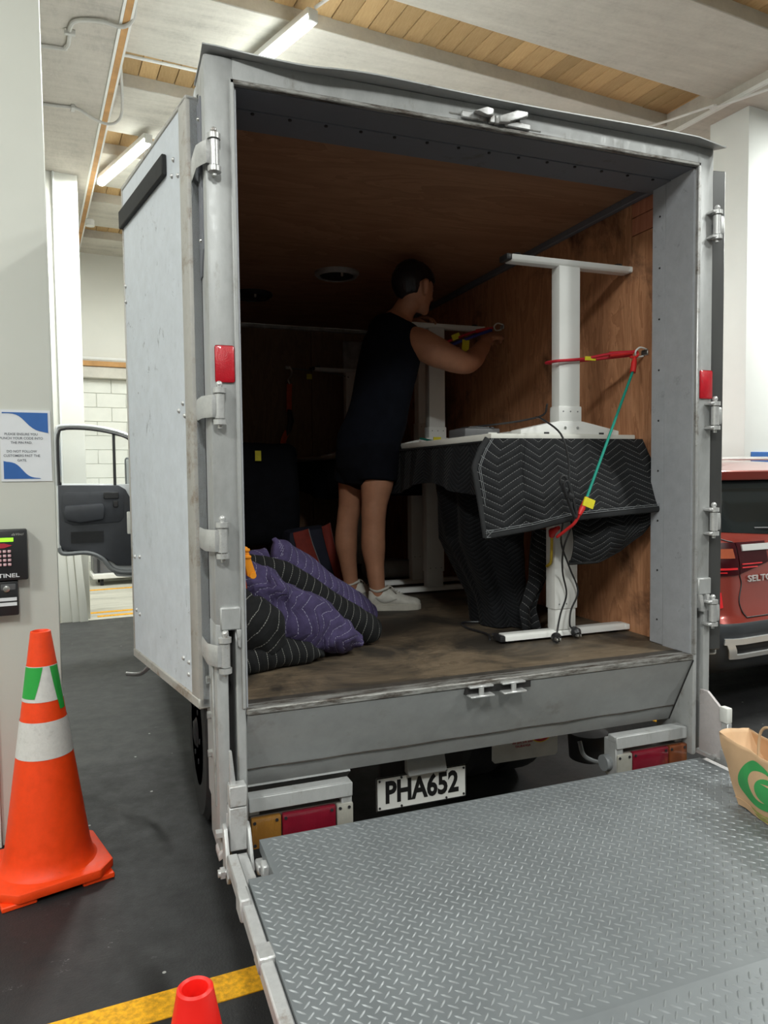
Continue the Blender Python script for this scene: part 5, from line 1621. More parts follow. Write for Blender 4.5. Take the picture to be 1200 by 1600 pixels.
obj('tag', MB().box(1.07, 1.11, 3.31, 3.315, 2.195, 2.235), MT['tag_yellow'], bg7)

# =================================================================== THE PERSON
def limb(mb, pts, side=(0, 1, 0), n=18, k=5):
    """closed tapering limb; pts = [(point, r) or (point, (ra, rb))]"""
    P = spline([p for p, r in pts], k)
    rr = [r if isinstance(r, tuple) else (r, r) for p, r in pts]
    R = []
    m = len(P) - 1
    for i in range(len(P)):
        t = i / m * (len(rr) - 1)
        j = min(int(t), len(rr) - 2)
        f = t - j
        f = f * f * (3 - 2 * f)
        R.append((rr[j][0] * (1 - f) + rr[j + 1][0] * f, rr[j][1] * (1 - f) + rr[j + 1][1] * f))
    # rounded ends
    d0 = (P[0] - P[1]).normalized()
    d1 = (P[-1] - P[-2]).normalized()
    e0, e1 = min(R[0]) * 0.8, min(R[-1]) * 0.8
    P = [P[0] + d0 * e0, P[0] + d0 * e0 * 0.75] + P + [P[-1] + d1 * e1 * 0.75, P[-1] + d1 * e1]
    R = [(R[0][0] * .2, R[0][1] * .2), (R[0][0] * .7, R[0][1] * .7)] + R + [(R[-1][0] * .7, R[-1][1] * .7), (R[-1][0] * .2, R[-1][1] * .2)]
    mb.tube(P, R, n, side=side)
    return mb


def remeshed(mb, voxel, smooth_it=6):
    bmesh.ops.recalc_face_normals(mb.bm, faces=mb.bm.faces)
    me = bpy.data.meshes.new('tmp_body')
    mb.bm.to_mesh(me)
    mb.bm.free()
    o = bpy.data.objects.new('tmp_body', me)
    COL.objects.link(o)
    r = o.modifiers.new('r', 'REMESH')
    r.mode = 'VOXEL'
    r.voxel_size = voxel
    s = o.modifiers.new('s', 'SMOOTH')
    s.factor = 0.5
    s.iterations = smooth_it
    dg = bpy.context.evaluated_depsgraph_get()
    ev = bpy.data.meshes.new_from_object(o.evaluated_get(dg))
    bpy.data.objects.remove(o)
    bpy.data.meshes.remove(me)
    out = MB()
    out.bm.from_mesh(ev)
    bpy.data.meshes.remove(ev)
    return out


FD = V((0.86, 0.51, 0))            # where the chest faces
RV = V((0.51, -0.86, 0))           # the person's right
DX = V((-0.035, -0.055, 0))          # stands just clear of the desk edge
pelvis, waist = V((0.945, 1.50, 1.585)) + DX, V((1.015, 1.50, 1.83)) + DX
ribs, chest, shtop = V((1.055, 1.50, 2.02)) + DX, V((1.082, 1.51, 2.14)) + DX, V((1.110, 1.52, 2.245)) + DX
neck = V((1.145, 1.52, 2.30)) + DX
hc = V((1.215, 1.50, 2.435)) + DX
FH = V((0.94, 0.30, -0.12)).normalized()
SH = V((FH.y, -FH.x, 0)).normalized()      # right ear side
UH = SH.cross(FH).normalized()


def hp(f, s, u):
    return hc + FH * f + SH * s + UH * u


def head_shape(mb, scale=1.0, fn=None, rf=0.106, rs=0.080, ru=0.118, n=28, m=20, shift=(0, 0, 0)):
    bm = mb.bm
    rows = []
    for i in range(m + 1):
        th = PI * i / m
        row = []
        for k in range(n):
            a = 2 * PI * k / n
            d = V((math.sin(th) * math.cos(a), math.sin(th) * math.sin(a), math.cos(th)))
            sc = scale * (fn(d) if fn else 1.0)
            w = 1.0
            if d.z < -0.1:
                w = 1.0 - 0.28 * min(1, (-0.1 - d.z) / 0.9)       # narrower jaw
            row.append(bm.verts.new(hp(d.x * rf * sc + shift[0] + 0.012 * max(0, -d.z), d.y * rs * sc * w + shift[1], d.z * ru * sc + shift[2])))
        rows.append(row)
    for A, B in zip(rows[:-1], rows[1:]):
        for k in range(n):
            k2 = (k + 1) % n
            bm.faces.new((A[k], A[k2], B[k2], B[k]))
    bmesh.ops.remove_doubles(bm, verts=rows[0] + rows[-1], dist=1e-5)


body = MB()
limb(body, [(pelvis + V((0, 0, -.05)), (.165, .115)), (pelvis + V((0.02, 0, .06)), (.155, .11)), (waist, (.145, .10)), (ribs, (.16, .11)), (chest, (.17, .11)), (shtop, (.11, .075)), (neck + V((.0, 0, .0)), (.062, .062))], side=RV)
limb(body, [(neck + V((-.02, 0, -.04)), .068), (neck + V((.015, -.005, .03)), .060), (hp(-0.015, 0, -0.06), .058)], side=RV)
head_shape(body)
body.ball(hp(0.074, 0, -0.095), 0.026, 14, 10)
body.ball(hp(0.045, 0, -0.080), (0.050, 0.050, 0.034), 14, 10)
limb(body, [(hp(0.092, 0, 0.026), .010), (hp(0.107, 0, -0.002), .011), (hp(0.117, 0, -0.026), .0135)], n=10, k=3)
body.ball(hp(0.100, 0.012, -0.030), 0.010, 10, 8)
body.ball(hp(0.100, -0.012, -0.030), 0.010, 10, 8)
limb(body, [(hp(0.082, 0.040, 0.034), .010), (hp(0.094, 0.018, 0.032), .011), (hp(0.094, -0.018, 0.032), .011), (hp(0.082, -0.040, 0.034), .010)], n=10, k=3)
for s in (-1, 1):
    limb(body, [(hp(0.004, s * .080, -0.036), .013), (hp(-0.008, s * .094, -0.012), .018), (hp(-0.014, s * .098, 0.014), .020), (hp(0.004, s * .086, 0.026), .014)], n=10, k=3)
# legs
limb(body, [(V((0.940, 1.380, 1.58)), .085), (V((0.927, 1.370, 1.44)), 0.088), (V((0.905, 1.365, 1.285)), 0.066), (V((0.903, 1.370, 1.20)), 0.062), (V((0.902, 1.375, 1.09)), 0.063), (V((0.910, 1.370, 0.96)), 0.047), (V((0.917, 1.365, 0.875)), 0.041), (V((0.920, 1.363, 0.83)), 0.042)])
limb(body, [(V((0.890, 1.520, 1.58)), .085), (V((0.865, 1.555, 1.44)), 0.086), (V((0.847, 1.590, 1.275)), 0.064), (V((0.835, 1.600, 1.20)), 0.059), (V((0.829, 1.610, 1.09)), 0.061), (V((0.845, 1.620, 0.96)), 0.046), (V((0.858, 1.625, 0.875)), 0.040), (V((0.861, 1.625, 0.83)), 0.041)])
body.ball((0.923, 1.330, 1.275), (0.030, 0.026, 0.034), 12, 8)
# arms
wr_r = V((1.618, 1.455, 2.195))
limb(body, [(V((1.100, 1.380, 2.165)), .070), (V((1.158, 1.322, 2.125)), .080), (V((1.218, 1.285, 2.085)), .078), (V((1.30, 1.268, 2.050)), .068), (V((1.388, 1.275, 2.030)), .056), (V((1.465, 1.335, 2.065)), .056), (V((1.54, 1.395, 2.125)), .046), (wr_r, .031)], side=(0, 0, 1), n=20)
wr_l = V((1.335, 1.845, 2.352))
limb(body, [(V((1.055, 1.585, 2.20)), .068), (V((1.11, 1.69, 2.19)), .068), (V((1.20, 1.83, 2.20)), .058), (V((1.245, 1.90, 2.245)), .050), (V((1.29, 1.885, 2.295)), .043), (wr_l, .029)], side=(0, 0, 1), n=20)
body = remeshed(body, 0.0065, 7)


def hand(wr, d, nrm, curl, thumb_side, spread=0.10, splay=1.0):
    """d along the hand, nrm out of the back of the hand"""
    d = V(d).normalized()
    nrm = (V(nrm) - d * V(nrm).dot(d)).normalized()
    s = d.cross(nrm).normalized() * thumb_side
    mb = MB()
    limb(mb, [(wr - d * .02, (.029, .022)), (wr + d * .02, (.033, .017)), (wr + d * .055, (.040, .015)), (wr + d * .082, (.040, .013))], side=s, n=16)
    for q, (off, L) in enumerate(((0.030, 0.072), (0.0105, 0.080), (-0.0105, 0.075), (-0.030, 0.060))):
        base = wr + d * (.085 - .004 * abs(q - 1.3)) + s * off * splay
        ang = 0.0
        p = base - d * 0.014
        pts = [(p, .0098)]
        p = base
        for (fr, c, r) in ((0.45, curl[0], .0095), (0.32, curl[1], .0088), (0.23, curl[2], .0076)):
            ang += c
            dd = (d * math.cos(ang) - nrm * math.sin(ang) + s * spread * (off / 0.03)).normalized()
            pts.append((p, r + .0006))
            p = p + dd * L * fr
        pts.append((p, .0070))
        limb(mb, pts, side=s, n=10, k=3)
    b = wr + d * .028 + s * .026
    t1 = b + (d * .6 + s * .7 - nrm * .35).normalized() * .036
    t2 = t1 + (d * .95 + s * .1 - nrm * .45).normalized() * .030
    t3 = t2 + (d * .85 - s * .25 - nrm * .5).normalized() * .022
    limb(mb, [(b - d * .012, .0155), (b, .0150), (t1, .0115), (t2, .0105), (t3, .0080)], side=nrm, n=10, k=3)
    return remeshed(mb, 0.0026, 3)


for h in (hand(wr_r, (0.62, 0.52, 0.42), (-0.45, -0.30, 0.80), (0.75, 1.25, 0.75), 1),
          hand(wr_l, (0.62, -0.62, 0.10), (0.0, 0.1, 1.0), (0.28, 0.50, 0.35), 1, 0.16, 1.1)):
    tmp = bpy.data.meshes.new('tmp_hand')
    h.bm.to_mesh(tmp)
    h.bm.free()
    body.bm.from_mesh(tmp)
    bpy.data.meshes.remove(tmp)

pe = thing('person', (0.92, 1.47, F), 'person in dark sleeveless top and black shorts reaching to fasten a cord', 'person')
obj('body', body, MT['skin'], pe, sharp=180)
for s in (-1, 1):
    e = obj('eye', MB().ball(hp(0.086, s * 0.030, 0.010), 0.0125, 12, 8), MT['eye_white'], pe)
    obj('iris', MB().ball(hp(0.0955, s * 0.031, 0.009), 0.0055, 10, 6), MT['iris_dark'], e)
    obj('eyebrow', MB().tube(spline([hp(0.094, s * 0.014, 0.036), hp(0.092, s * 0.032, 0.040), hp(0.080, s * 0.048, 0.034)], 3), 0.005, 6), MT['hair'], pe)
obj('mouth', MB().tube(spline([hp(0.088, -0.022, -0.060), hp(0.101, 0.0, -0.058), hp(0.088, 0.022, -0.060)], 4), (0.005, 0.006), 8), MT['lip'], pe)


# hair: a full cap at crown and nape, short at the sides, open at the face
def hair_fn(d):
    ss = lambda x: max(0.0, min(1.0, x))
    s = 1.12 + 0.24 * max(0, -d.x) * ss((d.z + 0.45) / 0.6) + 0.07 * max(0, d.z) + 0.10 * max(0, d.x) * max(0, d.z)
    cut = 0.0
    # open face below the fringe
    cut = max(cut, ss((d.x - 0.30) / 0.10) * ss((0.36 - d.z) / 0.08))
    # short over the ears and temples
    cut = max(cut, ss((d.x + 0.34) / 0.12) * ss((0.20 - d.z) / 0.10))
    # nape
    cut = max(cut, ss((-0.62 - d.z + 0.30 * abs(d.y)) / 0.12))
    s -= 0.40 * cut
    s += (0.045 * mnoise.noise(d * 4.5) + 0.03 * mnoise.noise(d * 11)) * (1 - cut)
    return s


hm = MB()
head_shape(hm, 1.0, hair_fn, n=44, m=34, shift=(-0.004, 0, 0.006))
obj('hair', hm, MT['hair'], pe, sharp=120)

# sleeveless top
vt = MB()
limb(vt, [(pelvis + V((-0.008, 0, -.01)), (.188, .140)), (pelvis + V((0.0, 0, .05)), (.186, .138)), (pelvis + V((0.035, 0, .14)), (.178, .132)), (waist + V((0, 0, .02)), (.174, .128)), (ribs, (.182, .132)), (chest, (.178, .128)), (shtop + V((-.010, 0, -.010)), (.150, .098)), (neck + V((-.022, 0, -.012)), (.060, .058))], side=RV, n=28)
limb(vt, [(V((1.02, 1.42, 2.19)), .075), (V((1.04, 1.545, 2.238)), .082), (V((1.035, 1.60, 2.230)), .074)], n=16)
limb(vt, [(V((1.065, 1.445, 2.20)), .070), (V((1.09, 1.40, 2.195)), .062)], n=16)
vt = remeshed(vt, 0.008, 6)
for v in vt.bm.verts:
    q = v.co
    w = max(0, min(1, (2.15 - q.z) / 0.3))
    v.co += mnoise.noise_vector(V((q.x * 7, q.y * 7, q.z * 5))) * 0.008 * w
obj('sleeveless_top', vt, MT['navy_vest'], pe, sharp=180)
# shorts
sh = MB()
limb(sh, [(pelvis + V((0.0, 0, .06)), (.182, .134)), (pelvis + V((-.010, 0, -.03)), (.190, .142)), (pelvis + V((-.016, 0, -.10)), (.182, .138))], side=RV, n=28)


def short_leg(a, b, ra, rb):
    P = [V(a).lerp(V(b), t / 6) for t in range(7)]
    R = [(ra[0] + (rb[0] - ra[0]) * t / 6, ra[1] + (rb[1] - ra[1]) * t / 6) for t in range(7)]
    sh.tube(P, R, 24, side=RV)


short_leg((0.935, 1.385, 1.60), (0.922, 1.370, 1.418), (.125, .128), (.104, .108))
short_leg((0.880, 1.515, 1.60), (0.850, 1.545, 1.405), (.122, .124), (.100, .104))
sh = remeshed(sh, 0.008, 4)
for v in sh.bm.verts:
    q = v.co
    v.co += mnoise.noise_vector(V((q.x * 6, q.y * 6, q.z * 4 + 3))) * 0.008
obj('shorts', sh, MT['black_shorts'], pe, sharp=180)


# shoes
def shoe(heel, toe, near):
    heel, toe = V((heel[0], heel[1], F)), V((toe[0], toe[1], F))
    d = (toe - heel)
    L = d.length
    d.normalize()
    s = V((d.y, -d.x, 0))
    secs = [(0.0, .014, .040), (0.02, .030, .085), (0.08, .036, .098), (0.22, .038, .104), (0.36, .039, .104), (0.46, .042, .094), (0.58, .046, .077), (0.72, .050, .060), (0.85, .048, .050), (0.94, .038, .044), (1.0, .016, .032)]
    up = MB()
    rings = []
    for (t, hw, h) in secs:
        ring = []
        for k in range(20):
            a = 2 * PI * k / 20
            ca, sa = math.cos(a), math.sin(a)
            z = 0.012 + (h - 0.0) * (0.5 + 0.5 * sa)
            w = hw * (abs(ca) ** 0.8) * (1 if ca >= 0 else -1) * (1.0 if sa < 0 else (1 - 0.28 * sa))
            ring.append(up.bm.verts.new(heel + d * (t * L) + s * w + V((0, 0, z))))
        rings.append(ring)
    for A, B in zip(rings[:-1], rings[1:]):
        for k in range(20):
            up.bm.faces.new((A[k], A[(k + 1) % 20], B[(k + 1) % 20], B[k]))
    up.bm.faces.new(rings[0][::-1])
    up.bm.faces.new(rings[-1])
    o = obj('shoe', up, MT['shoe_white'], pe, sharp=60)
    out = []
    for sg in (1, -1):
        for (t, hw, h) in (secs if sg > 0 else secs[::-1]):
            q = heel + d * (t * L * 1.02 - .003) + s * (sg * (hw + 0.005))
            out.append((q.x, q.y))
    obj('sole', MB().prism(out, 'z', F + 0.0005, F + 0.030, 0.003), MT['shoe_sole'], o)
    for q in range(5):
        t = 0.44 + q * 0.05
        h = interp([(a, c) for a, b, c in secs], t) + .013
        w = 0.020
        c = heel + d * (t * L) + V((0, 0, h))
        obj('lace', MB().tube(spline([c - s * w + V((0, 0, -.008)), c + V((0, 0, .002)) + d * .006, c + s * w + V((0, 0, -.008))], 3), 0.0026, 6), MT['shoe_white'], o)
    bow = heel + d * (0.42 * L) + V((0, 0, .118))
    obj('lace_bow', MB().tube(spline([bow, bow + s * .03 + V((0, 0, .008)), bow + s * .045 + d * .02 + V((0, 0, -.01)), bow + s * .03 + d * .03 + V((0, 0, -.03)), bow + s * .012 + d * .012], 4), 0.0022, 6), MT['shoe_white'], o)
    sw_ = []
    for i in range(9):
        t = i / 8
        tt = 0.14 + 0.40 * t
        hw = interp([(a, b) for a, b, c in secs], tt)
        z = F + 0.052 + 0.022 * (t ** 1.6) - 0.014 * math.sin(min(1, t * 2.2) * PI * 0.5) + 0.018 * (1 - t) ** 3
        sw_.append(heel + d * (tt * L) + s * (hw * 0.985 + 0.0015) + V((0, 0, z - F)))
    obj('side_mark', MB().tube(sw_, [(0.002 + 0.006 * math.sin(PI * min(1, 0.15 + i / 9)), 0.002) for i in range(9)], 8, side=(0, 0, 1)), MT['shoe_mark'], o)
    obj('collar', MB().tube(spline([heel + d * (.05 * L) + V((0, 0, .112)), heel + d * (.16 * L) + s * .034 + V((0, 0, .100)), heel + d * (.34 * L) + s * .030 + V((0, 0, .114)), heel + d * (.40 * L) + V((0, 0, .120)), heel + d * (.34 * L) - s * .030 + V((0, 0, .114)), heel + d * (.16 * L) - s * .034 + V((0, 0, .100))], 4, True), 0.007, 8, closed=True), MT['shoe_white'], o)


shoe((0.868, 1.372), (1.130, 1.300), True)
shoe((0.803, 1.640), (1.060, 1.580), False)

# =================================================================== CONES, BAG, CAR
def big_cone(c):
    t = thing('traffic_cone', (c[0], c[1], 0), 'tall orange traffic cone with white and green bands beside the pillar', 'traffic cone')

    def rz(z):
        return interp([(0.05, 0.158), (0.10, 0.146), (0.90, 0.034)], z)

    def band(z0, z1, e, k=8):
        p = []
        for i in range(k + 1):
            z = z0 + (z1 - z0) * i / k
            p.append((rz(z) + e, z))
        return p
    prof = [(0.175, 0.045), (0.165, 0.052)] + band(0.06, 0.885, 0.0, 20) + [(0.034, 0.90), (0.028, 0.902), (0.024, 0.895), (0.024, 0.80)]
    obj('cone_body', MB().lathe(prof, (c[0], c[1], 0), 40, cap=False), MT['cone_orange'], t)
    m = []
    R = rot2(rad(16), (c[0], c[1], 0))
    oct_ = [(-0.195, -0.135), (-0.135, -0.195), (0.135, -0.195), (0.195, -0.135), (0.195, 0.135), (0.135, 0.195), (-0.135, 0.195), (-0.195, 0.135)]
    obj('base', MB().prism([(c[0] + x, c[1] + y) for x, y in oct_], 'z', 0.016, 0.050, 0.008, M=R), MT['cone_orange'], t)
    for (x, y) in ((-0.13, -0.155), (0.13, -0.155), (0.13, 0.155), (-0.13, 0.155)):
        obj('base_foot', MB().box(c[0] + x - 0.055, c[0] + x + 0.055, c[1] + y - 0.03, c[1] + y + 0.03, 0.0, 0.018, 0.003, 1, M=R), MT['cone_orange'], t)
    obj('reflective_band', MB().lathe(band(0.455, 0.585, 0.0015), (c[0], c[1], 0), 40, cap=False), MT['cone_white'], t)
    up = obj('reflective_band', MB().lathe(band(0.655, 0.78, 0.0015), (c[0], c[1], 0), 40, cap=False), MT['cone_white'], t)

    def wedge(a0, a1, b0, b1, z0, z1, e=0.003):
        def fn(u, v):
            z = z1 + (z0 - z1) * v
            a = (a0 + (a1 - a0) * u) * (1 - v) + (b0 + (b1 - b0) * u) * v
            r = rz(z) + e
            return (c[0] + r * math.cos(rad(a)), c[1] + r * math.sin(rad(a)), z)
        return MB().grid(fn, 10, 8)
    obj('green_patch', wedge(200, 278, 200, 252, 0.668, 0.778), MT['cone_green'], up)
    obj('green_patch', wedge(303, 345, 322, 345, 0.620, 0.778), MT['cone_green'], up)
    return t


big_cone((-0.615, 0.735))


def small_cone(c):
    t = thing('traffic_cone', (c[0], c[1], 0), 'small plain red cone at the bottom edge beside the lift platform', 'traffic cone')
    prof = [(0.115, 0.028), (0.108, 0.035), (0.037, 0.420), (0.036, 0.428), (0.031, 0.432), (0.026, 0.428), (0.024, 0.41), (0.040, 0.30)]
    obj('cone_body', MB().lathe(prof, (c[0], c[1], 0), 36, cap=False), MT['cone_red'], t)
    obj('base', MB().box(c[0] - 0.14, c[0] + 0.14, c[1] - 0.14, c[1] + 0.14, 0.0, 0.030, 0.01, 2), MT['cone_red'], t)


small_cone((-0.232, -0.702))

# ---- paper shopping bag on the platform
SB = Matrix.Translation((1.500, -0.410, PZT + 0.002)) @ Matrix.Rotation(rad(-102), 4, 'Z')
bgp = thing('paper_bag', (1.66, -0.46, PZT), 'brown paper shopping bag with green emblem on the platform', 'paper bag')
BW, BD, BH = 0.30, 0.16, 0.198


def bag_outline(h):
    """closed outline at height fraction h"""
    t = h
    w = BW * (0.86 + 0.44 * t)
    dpt = BD * (1.0 - 0.25 * t)
    ox = -0.115 * t
    out = [(ox, 0), (ox + w, 0), (ox + w + .004 - .035 * t * 0, dpt * .5), (ox + w, dpt), (ox, dpt), (ox - 0.012 + 0.045 * math.sin(PI * min(1, t * 1.2)) * .5, dpt * .5)]
    return out


NSEG = 7


def bag_pt(i, u, h):
    o = bag_outline(h)
    a, b = o[i], o[(i + 1) % len(o)]
    x = a[0] + (b[0] - a[0]) * u
    y = a[1] + (b[1] - a[1]) * u
    z = h * BH
    bulge = 0.012 * math.sin(PI * u) * math.sin(PI * min(1, h * 1.05))
    y += -bulge if i == 0 else (bulge if i == 3 else 0)
    q = mnoise.noise_vector(V((x * 14, y * 14 + i, z * 14))) * 0.007 * (0.3 + h)
    # foot of the bag folds under and lifts towards the right
    z += 0.004 * math.sin(x * 40) * (1 - h)
    return V((x + q.x, y + q.y, max(0.0, z + (q.z if h > .05 else 0))))


NV = 16
bagm = MB()
bm = bagm.bm
cols = []
for i in range(6):
    for k in range(NSEG if i in (0, 3) else 3):
        u = k / (NSEG if i in (0, 3) else 3)
        cols.append([bm.verts.new(SB @ bag_pt(i, u, j / NV)) for j in range(NV + 1)])
nc = len(cols)
for a in range(nc):
    b = (a + 1) % nc
    for j in range(NV):
        bm.faces.new((cols[a][j], cols[b][j], cols[b][j + 1], cols[a][j + 1]))
bm.faces.new([c_[0] for c_ in cols][::-1])
bag_o = obj('bag_body', bagm, MT['kraft_paper'], bgp, sharp=22)
sol = bag_o.modifiers.new('paper', 'SOLIDIFY')
sol.thickness = 0.0012
sol.offset = -1
# bottom flap crease
obj('base_fold', MB().tube([SB @ (bag_pt(0, u / 10, 0.10 + 0.02 * u / 10) + V((0, -0.002, 0))) for u in range(11)], (0.0012, 0.0012), 6), MT['kraft_paper'], bgp)


def on_bag(x, z, e=0.0025):
    h = z / BH
    o = bag_outline(h)
    u = (x - o[0][0]) / (o[1][0] - o[0][0])
    p = bag_pt(0, u, h)
    return SB @ (p + V((0, -e, 0)))


def blob(poly, name, mat, e=0.0025):
    """filled print following the bag front; poly is a loop in (x, z), drawn as a fan of thin strips"""
    mb = MB()
    n = len(poly)
    cx = sum(p[0] for p in poly) / n
    cz = sum(p[1] for p in poly) / n
    rings = []
    for s in (1.0, 0.8, 0.6, 0.4, 0.2):
        rings.append([mb.bm.verts.new(on_bag(cx + (p[0] - cx) * s, cz + (p[1] - cz) * s, e)) for p in poly])
    c_ = mb.bm.verts.new(on_bag(cx, cz, e))
    for A, B in zip(rings[:-1], rings[1:]):
        for k in range(n):
            mb.bm.faces.new((A[k], A[(k + 1) % n], B[(k + 1) % n], B[k]))
    for k in range(n):
        mb.bm.faces.new((rings[-1][k], rings[-1][(k + 1) % n], c_))
    return obj(name, mb, MT[mat], bgp, sharp=120)


CX, CZ_ = 0.105, 0.098
apple = [(CX + 0.092 * math.cos(a) * (1 - 0.08 * math.sin(a)), CZ_ + 0.068 * math.sin(a) - 0.012 * math.cos(2 * a)) for a in [2 * PI * i / 40 for i in range(40)]]
blob(apple, 'emblem', 'print_green', 0.003)
inner = [(CX + 0.024 + 0.060 * math.cos(a), CZ_ + 0.012 + 0.045 * math.sin(a)) for a in [2 * PI * i / 32 for i in range(32)]]
blob(inner, 'emblem_gap', 'kraft_paper', 0.0042)
core = [(CX + 0.050 + 0.054 * math.cos(a), CZ_ + 0.006 + 0.038 * math.sin(a)) for a in [2 * PI * i / 32 for i in range(32)]]
blob(core, 'emblem', 'print_green', 0.0054)
blob([(CX + 0.02, CZ_ + 0.026), (CX + .05, CZ_ + .030), (CX + .08, CZ_ + .026), (CX + .05, CZ_ + .024)], 'emblem_gap', 'kraft_paper', 0.0066)
for q in range(2):
    blob([(0.065 + 0.02 * q + (0.20 * t if t < .5 else 0.20 * (1 - t)) * 1.6, 0.022 - 0.010 * q + (0.004 if t < .5 else -0.002) + 0.0015 * math.sin(t * 60)) for t in [i / 20 for i in range(20)]], 'strap_line', 'print_olive', 0.003)
for y in (0.006, BD * 0.72):
    hl = [(0.095, y, BH - 0.05), (0.092, y - .004, BH + 0.01), (0.100, y - .006, BH + 0.065), (0.120, y - .006, BH + 0.092), (0.150, y - .006, BH + 0.10), (0.18, y - .006, BH + 0.092), (0.20, y - .006, BH + 0.065), (0.205, y - .004, BH + 0.01), (0.203, y, BH - 0.05)]
    obj('handle', MB().tube([SB @ p for p in spline(hl, 5)], 0.0042, 8), MT['kraft_paper'], bgp)

# ---- red car at the right
CR = BROT @ Matrix.Translation((3.77, 0.73, 0))          # car frame: x across, y forwards, rear at y=0
car = thing('red_car', CR @ V((0, 2.1, 0)), 'red sport utility car seen from behind beyond the truck', 'car')


def cobj(name, mb, mat, par=None, **k):
    return obj(name, mb, MT[mat], par or car, M=CR, **k)


# height: rear y, front y, half width, corner radius
SEC = [(0.24, 0.16, 4.20, 0.80, 0.22), (0.30, 0.05, 4.28, 0.86, 0.24), (0.42, 0.00, 4.33, 0.895, 0.26), (0.56, -0.01, 4.35, 0.900, 0.26), (0.62, 0.03, 4.34, 0.898, 0.26),
       (0.80, 0.055, 4.30, 0.895, 0.27), (0.92, 0.06, 4.15, 0.885, 0.28), (1.03, 0.085, 3.35, 0.865, 0.30), (1.10, 0.13, 3.20, 0.845, 0.30), (1.25, 0.25, 2.95, 0.790, 0.30), (1.38, 0.36, 2.65, 0.730, 0.30), (1.455, 0.34, 2.45, 0.690, 0.28), (1.51, 0.50, 2.25, 0.60, 0.30), (1.535, 0.80, 2.0, 0.45, 0.30)]


def sec(z):
    for A, B in zip(SEC[:-1], SEC[1:]):
        if z <= B[0]:
            t = (z - A[0]) / (B[0] - A[0])
            return [A[i] + (B[i] - A[i]) * t for i in range(1, 5)]
    return list(SEC[-1][1:])


def outline(z, n=10, off=0.0):
    yr, yf, w, r = sec(z)
    w += off
    yr -= off
    yf += off
    pts = []
    for (cx, cy_, a0) in ((w - r, yr + r, -90), (w - r, yf - r * 1.6, 0), (-(w - r), yf - r * 1.6, 90), (-(w - r), yr + r, 180)):
        for i in range(n + 1):
            a = rad(a0 + 90 * i / n)
            ry = r if a0 in (-90, 180) else r * 1.6
            pts.append((cx + r * math.cos(a), cy_ + ry * math.sin(a), z))
    return pts


def shell(zs, off=0.0, capb=True, capt=True):
    mb = MB()
    R = [[mb.bm.verts.new(p) for p in outline(z, 10, off)] for z in zs]
    n = len(R[0])
    for A, B in zip(R[:-1], R[1:]):
        for k in range(n):
            mb.bm.faces.new((A[k], A[(k + 1) % n], B[(k + 1) % n], B[k]))
    if capb:
        mb.bm.faces.new(R[0][::-1])
    if capt:
        mb.bm.faces.new(R[-1])
    return mb


def rear_pt(s, z, off=0.0):
    """s runs along the rear face from the centre (negative to the left), wrapping round the corner"""
    yr, yf, w, r = sec(z)
    flat = w - r
    sg = -1 if s < 0 else 1
    a = abs(s)
    if a <= flat:
        return V((s, yr - off, z))
    arc = r * PI / 2
    if a <= flat + arc:
        th = (a - flat) / r
        return V((sg * (flat + (r + off) * math.sin(th)), yr + r - (r + off) * math.cos(th), z))
    return V((sg * (w + off), yr + r + (a - flat - arc), z))


def patch(name, s0, s1, z0, z1, mat, off, par=None, nu=20, nv=8, thick=0.006):
    """s0.. may be functions of v (0 bottom, 1 top); z may be functions of u"""
    g = lambda q, t: q(t) if callable(q) else q

    def fn(u, v):
        a, b = g(s0, v), g(s1, v)
        s = a + (b - a) * u
        z = g(z0, u) + (g(z1, u) - g(z0, u)) * v
        return rear_pt(s, z, off)
    return cobj(name, MB().grid(fn, nu, nv, thick), mat, par, sharp=60)


cobj('body_shell', shell([0.565, 0.60, 0.62, 0.70, 0.80, 0.92, 0.98, 1.03, 1.07, 1.10, 1.18, 1.25, 1.32, 1.38, 1.42, 1.455, 1.485, 1.51, 1.525, 1.535]), 'car_red', sharp=35)
bp_ = cobj('bumper', shell([0.24, 0.30, 0.36, 0.42, 0.50, 0.56, 0.575], 0.006), 'car_black', sharp=40)
for s in (-1, 1):
    for y in (0.78, 3.42):
        w_ = cobj('wheel', MB().lathe([(0.20, -0.11), (0.31, -0.11), (0.33, -0.08), (0.335, 0.0), (0.33, .08), (0.31, .11), (0.20, .11)], (s * 0.775, y, 0.335), 32, 'x'), 'black_rubber')
        cobj('rim', MB().lathe([(0.215, s * .112), (0.19, s * .09), (0.06, s * .10), (0.02, s * .11)], (s * 0.775, y, 0.335), 24, 'x'), 'chrome', w_)
patch('rear_window', lambda v: -0.70 + 0.06 * v, lambda v: 0.70 - 0.06 * v, lambda u: 1.085 - 0.035 * (1 - abs(2 * u - 1)) + 0.012 * abs(2 * u - 1), 1.395, 'car_glass', 0.004, nu=30)
patch('spoiler', -0.66, 0.66, 1.40, 1.458, 'car_red', 0.03, thick=0.03)
wi = patch('side_window', -2.9, -0.98, 1.10, 1.40, 'car_glass', 0.004, nu=24)
patch('side_window', 0.98, 2.9, 1.10, 1.40, 'car_glass', 0.004, nu=24)
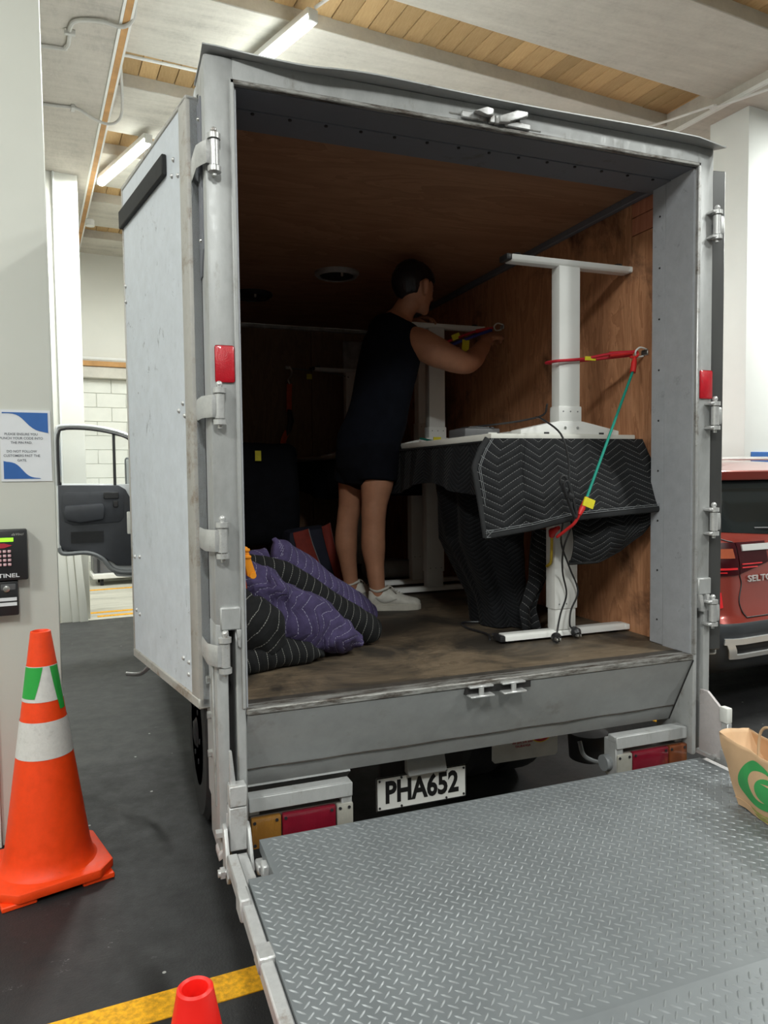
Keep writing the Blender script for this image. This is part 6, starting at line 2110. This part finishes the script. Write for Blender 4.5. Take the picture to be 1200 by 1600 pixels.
# tail lamps, left and right
for sg in (-1, 1):
    o_ = (lambda a: (lambda v: sg * a)) if True else None
    a0, a1 = sorted((sg * 1.02, sg * 0.615))
    tl = patch('tail_light', a0, a1, 0.845, 1.035, 'lamp_dark_red', 0.010, nu=24, thick=0.01)
    patch('signal_lens', *sorted((sg * 0.94, sg * 0.64)), 0.945, 1.000, 'lamp_signal', 0.015, tl)
    patch('light_bar', *sorted((sg * 0.98, sg * 0.63)), 0.878, 0.890, 'lamp_red', 0.015, tl)
    patch('light_bar', *sorted((sg * 0.98, sg * 0.70)), 0.860, 0.866, 'lamp_red', 0.015, tl)
    b0, b1 = sorted((sg * 0.607, sg * 0.36))
    ti = patch('tail_light', b0, b1, (lambda u, sg=sg: 0.850 + 0.06 * ((u if sg < 0 else 1 - u))), 1.035, 'lamp_dark_red', 0.010, thick=0.01)
    patch('light_bar', *sorted((sg * 0.59, sg * 0.42)), 0.905, 0.912, 'lamp_red', 0.015, ti)
    patch('light_bar', *sorted((sg * 0.59, sg * 0.46)), 0.885, 0.892, 'lamp_red', 0.015, ti)
    rf_ = patch('bumper_reflector', *sorted((sg * 0.90, sg * 0.745)), (lambda u, sg=sg: 0.615 + 0.05 * (u if sg < 0 else 1 - u)), (lambda u, sg=sg: 0.77 - 0.02 * u), 'lamp_red', 0.012, thick=0.008)
    patch('exhaust_trim', *sorted((sg * 0.77, sg * 0.36)), 0.455, 0.490, 'chrome', 0.022, bp_, thick=0.018)
    patch('exhaust_trim', *sorted((sg * 0.72, sg * 0.40)), 0.365, 0.392, 'chrome', 0.022, bp_, thick=0.018)
    patch('exhaust_trim', (lambda v, sg=sg: min(sg * (0.72 + .05 * v), sg * (0.675 + .05 * v))), (lambda v, sg=sg: max(sg * (0.72 + .05 * v), sg * (0.675 + .05 * v))), 0.365, 0.490, 'chrome', 0.022, bp_, nu=6, thick=0.018)
    patch('exhaust_mouth', *sorted((sg * 0.70, sg * 0.42)), 0.392, 0.455, 'trim_black', 0.010, bp_)
patch('chrome_bar', -0.575, 0.575, 0.985, 1.022, 'chrome', 0.018, thick=0.012)
for sg in (-1, 1):
    gl = [rear_pt(sg * s, z, 0.002) for s, z in ((0.86, 1.105), (0.74, 1.07), (0.66, 1.045), (0.612, 1.02), (0.610, 0.90), (0.602, 0.84), (0.592, 0.79), (0.625, 0.70), (0.612, 0.64), (0.590, 0.60))]
    cobj('tailgate_gap', MB().tube(spline(gl, 5), 0.004, 6), 'trim_black')
cobj('tailgate_gap', MB().tube([rear_pt(-0.59 + i * .0983, 0.60, 0.004) for i in range(13)], 0.004, 6), 'trim_black')
cobj('lettering', text_mb('SELTOS', 0.052, 0.003, 0.0006, 1.45, 'LEFT', M=Matrix.Translation((-0.545, 0.045, 0.818))), 'chrome', smooth=False)
cobj('aerial_fin', MB().prism([(0.95, 1.53), (1.16, 1.53), (1.00, 1.60), (0.955, 1.605)], 'x', -0.545, -0.515, 0.006), 'car_red')
for sg in (-1, 1):
    cobj('roof_rail', MB().tube(spline([(sg * .56, 0.62, 1.50), (sg * .58, 0.75, 1.545), (sg * .58, 2.0, 1.555), (sg * .56, 2.2, 1.51)], 5), 0.014, 8), 'chrome')
    cobj('wing_mirror', MB().box(sg * 0.97 - .08, sg * 0.97 + .08, 2.95, 3.05, 1.03, 1.16, 0.03, 2), 'car_red')
cobj('rear_wiper', MB().tube([(0.0, 0.10, 1.075), (-0.2, 0.12, 1.10), (-0.38, 0.135, 1.105)], 0.008, 6), 'trim_black')
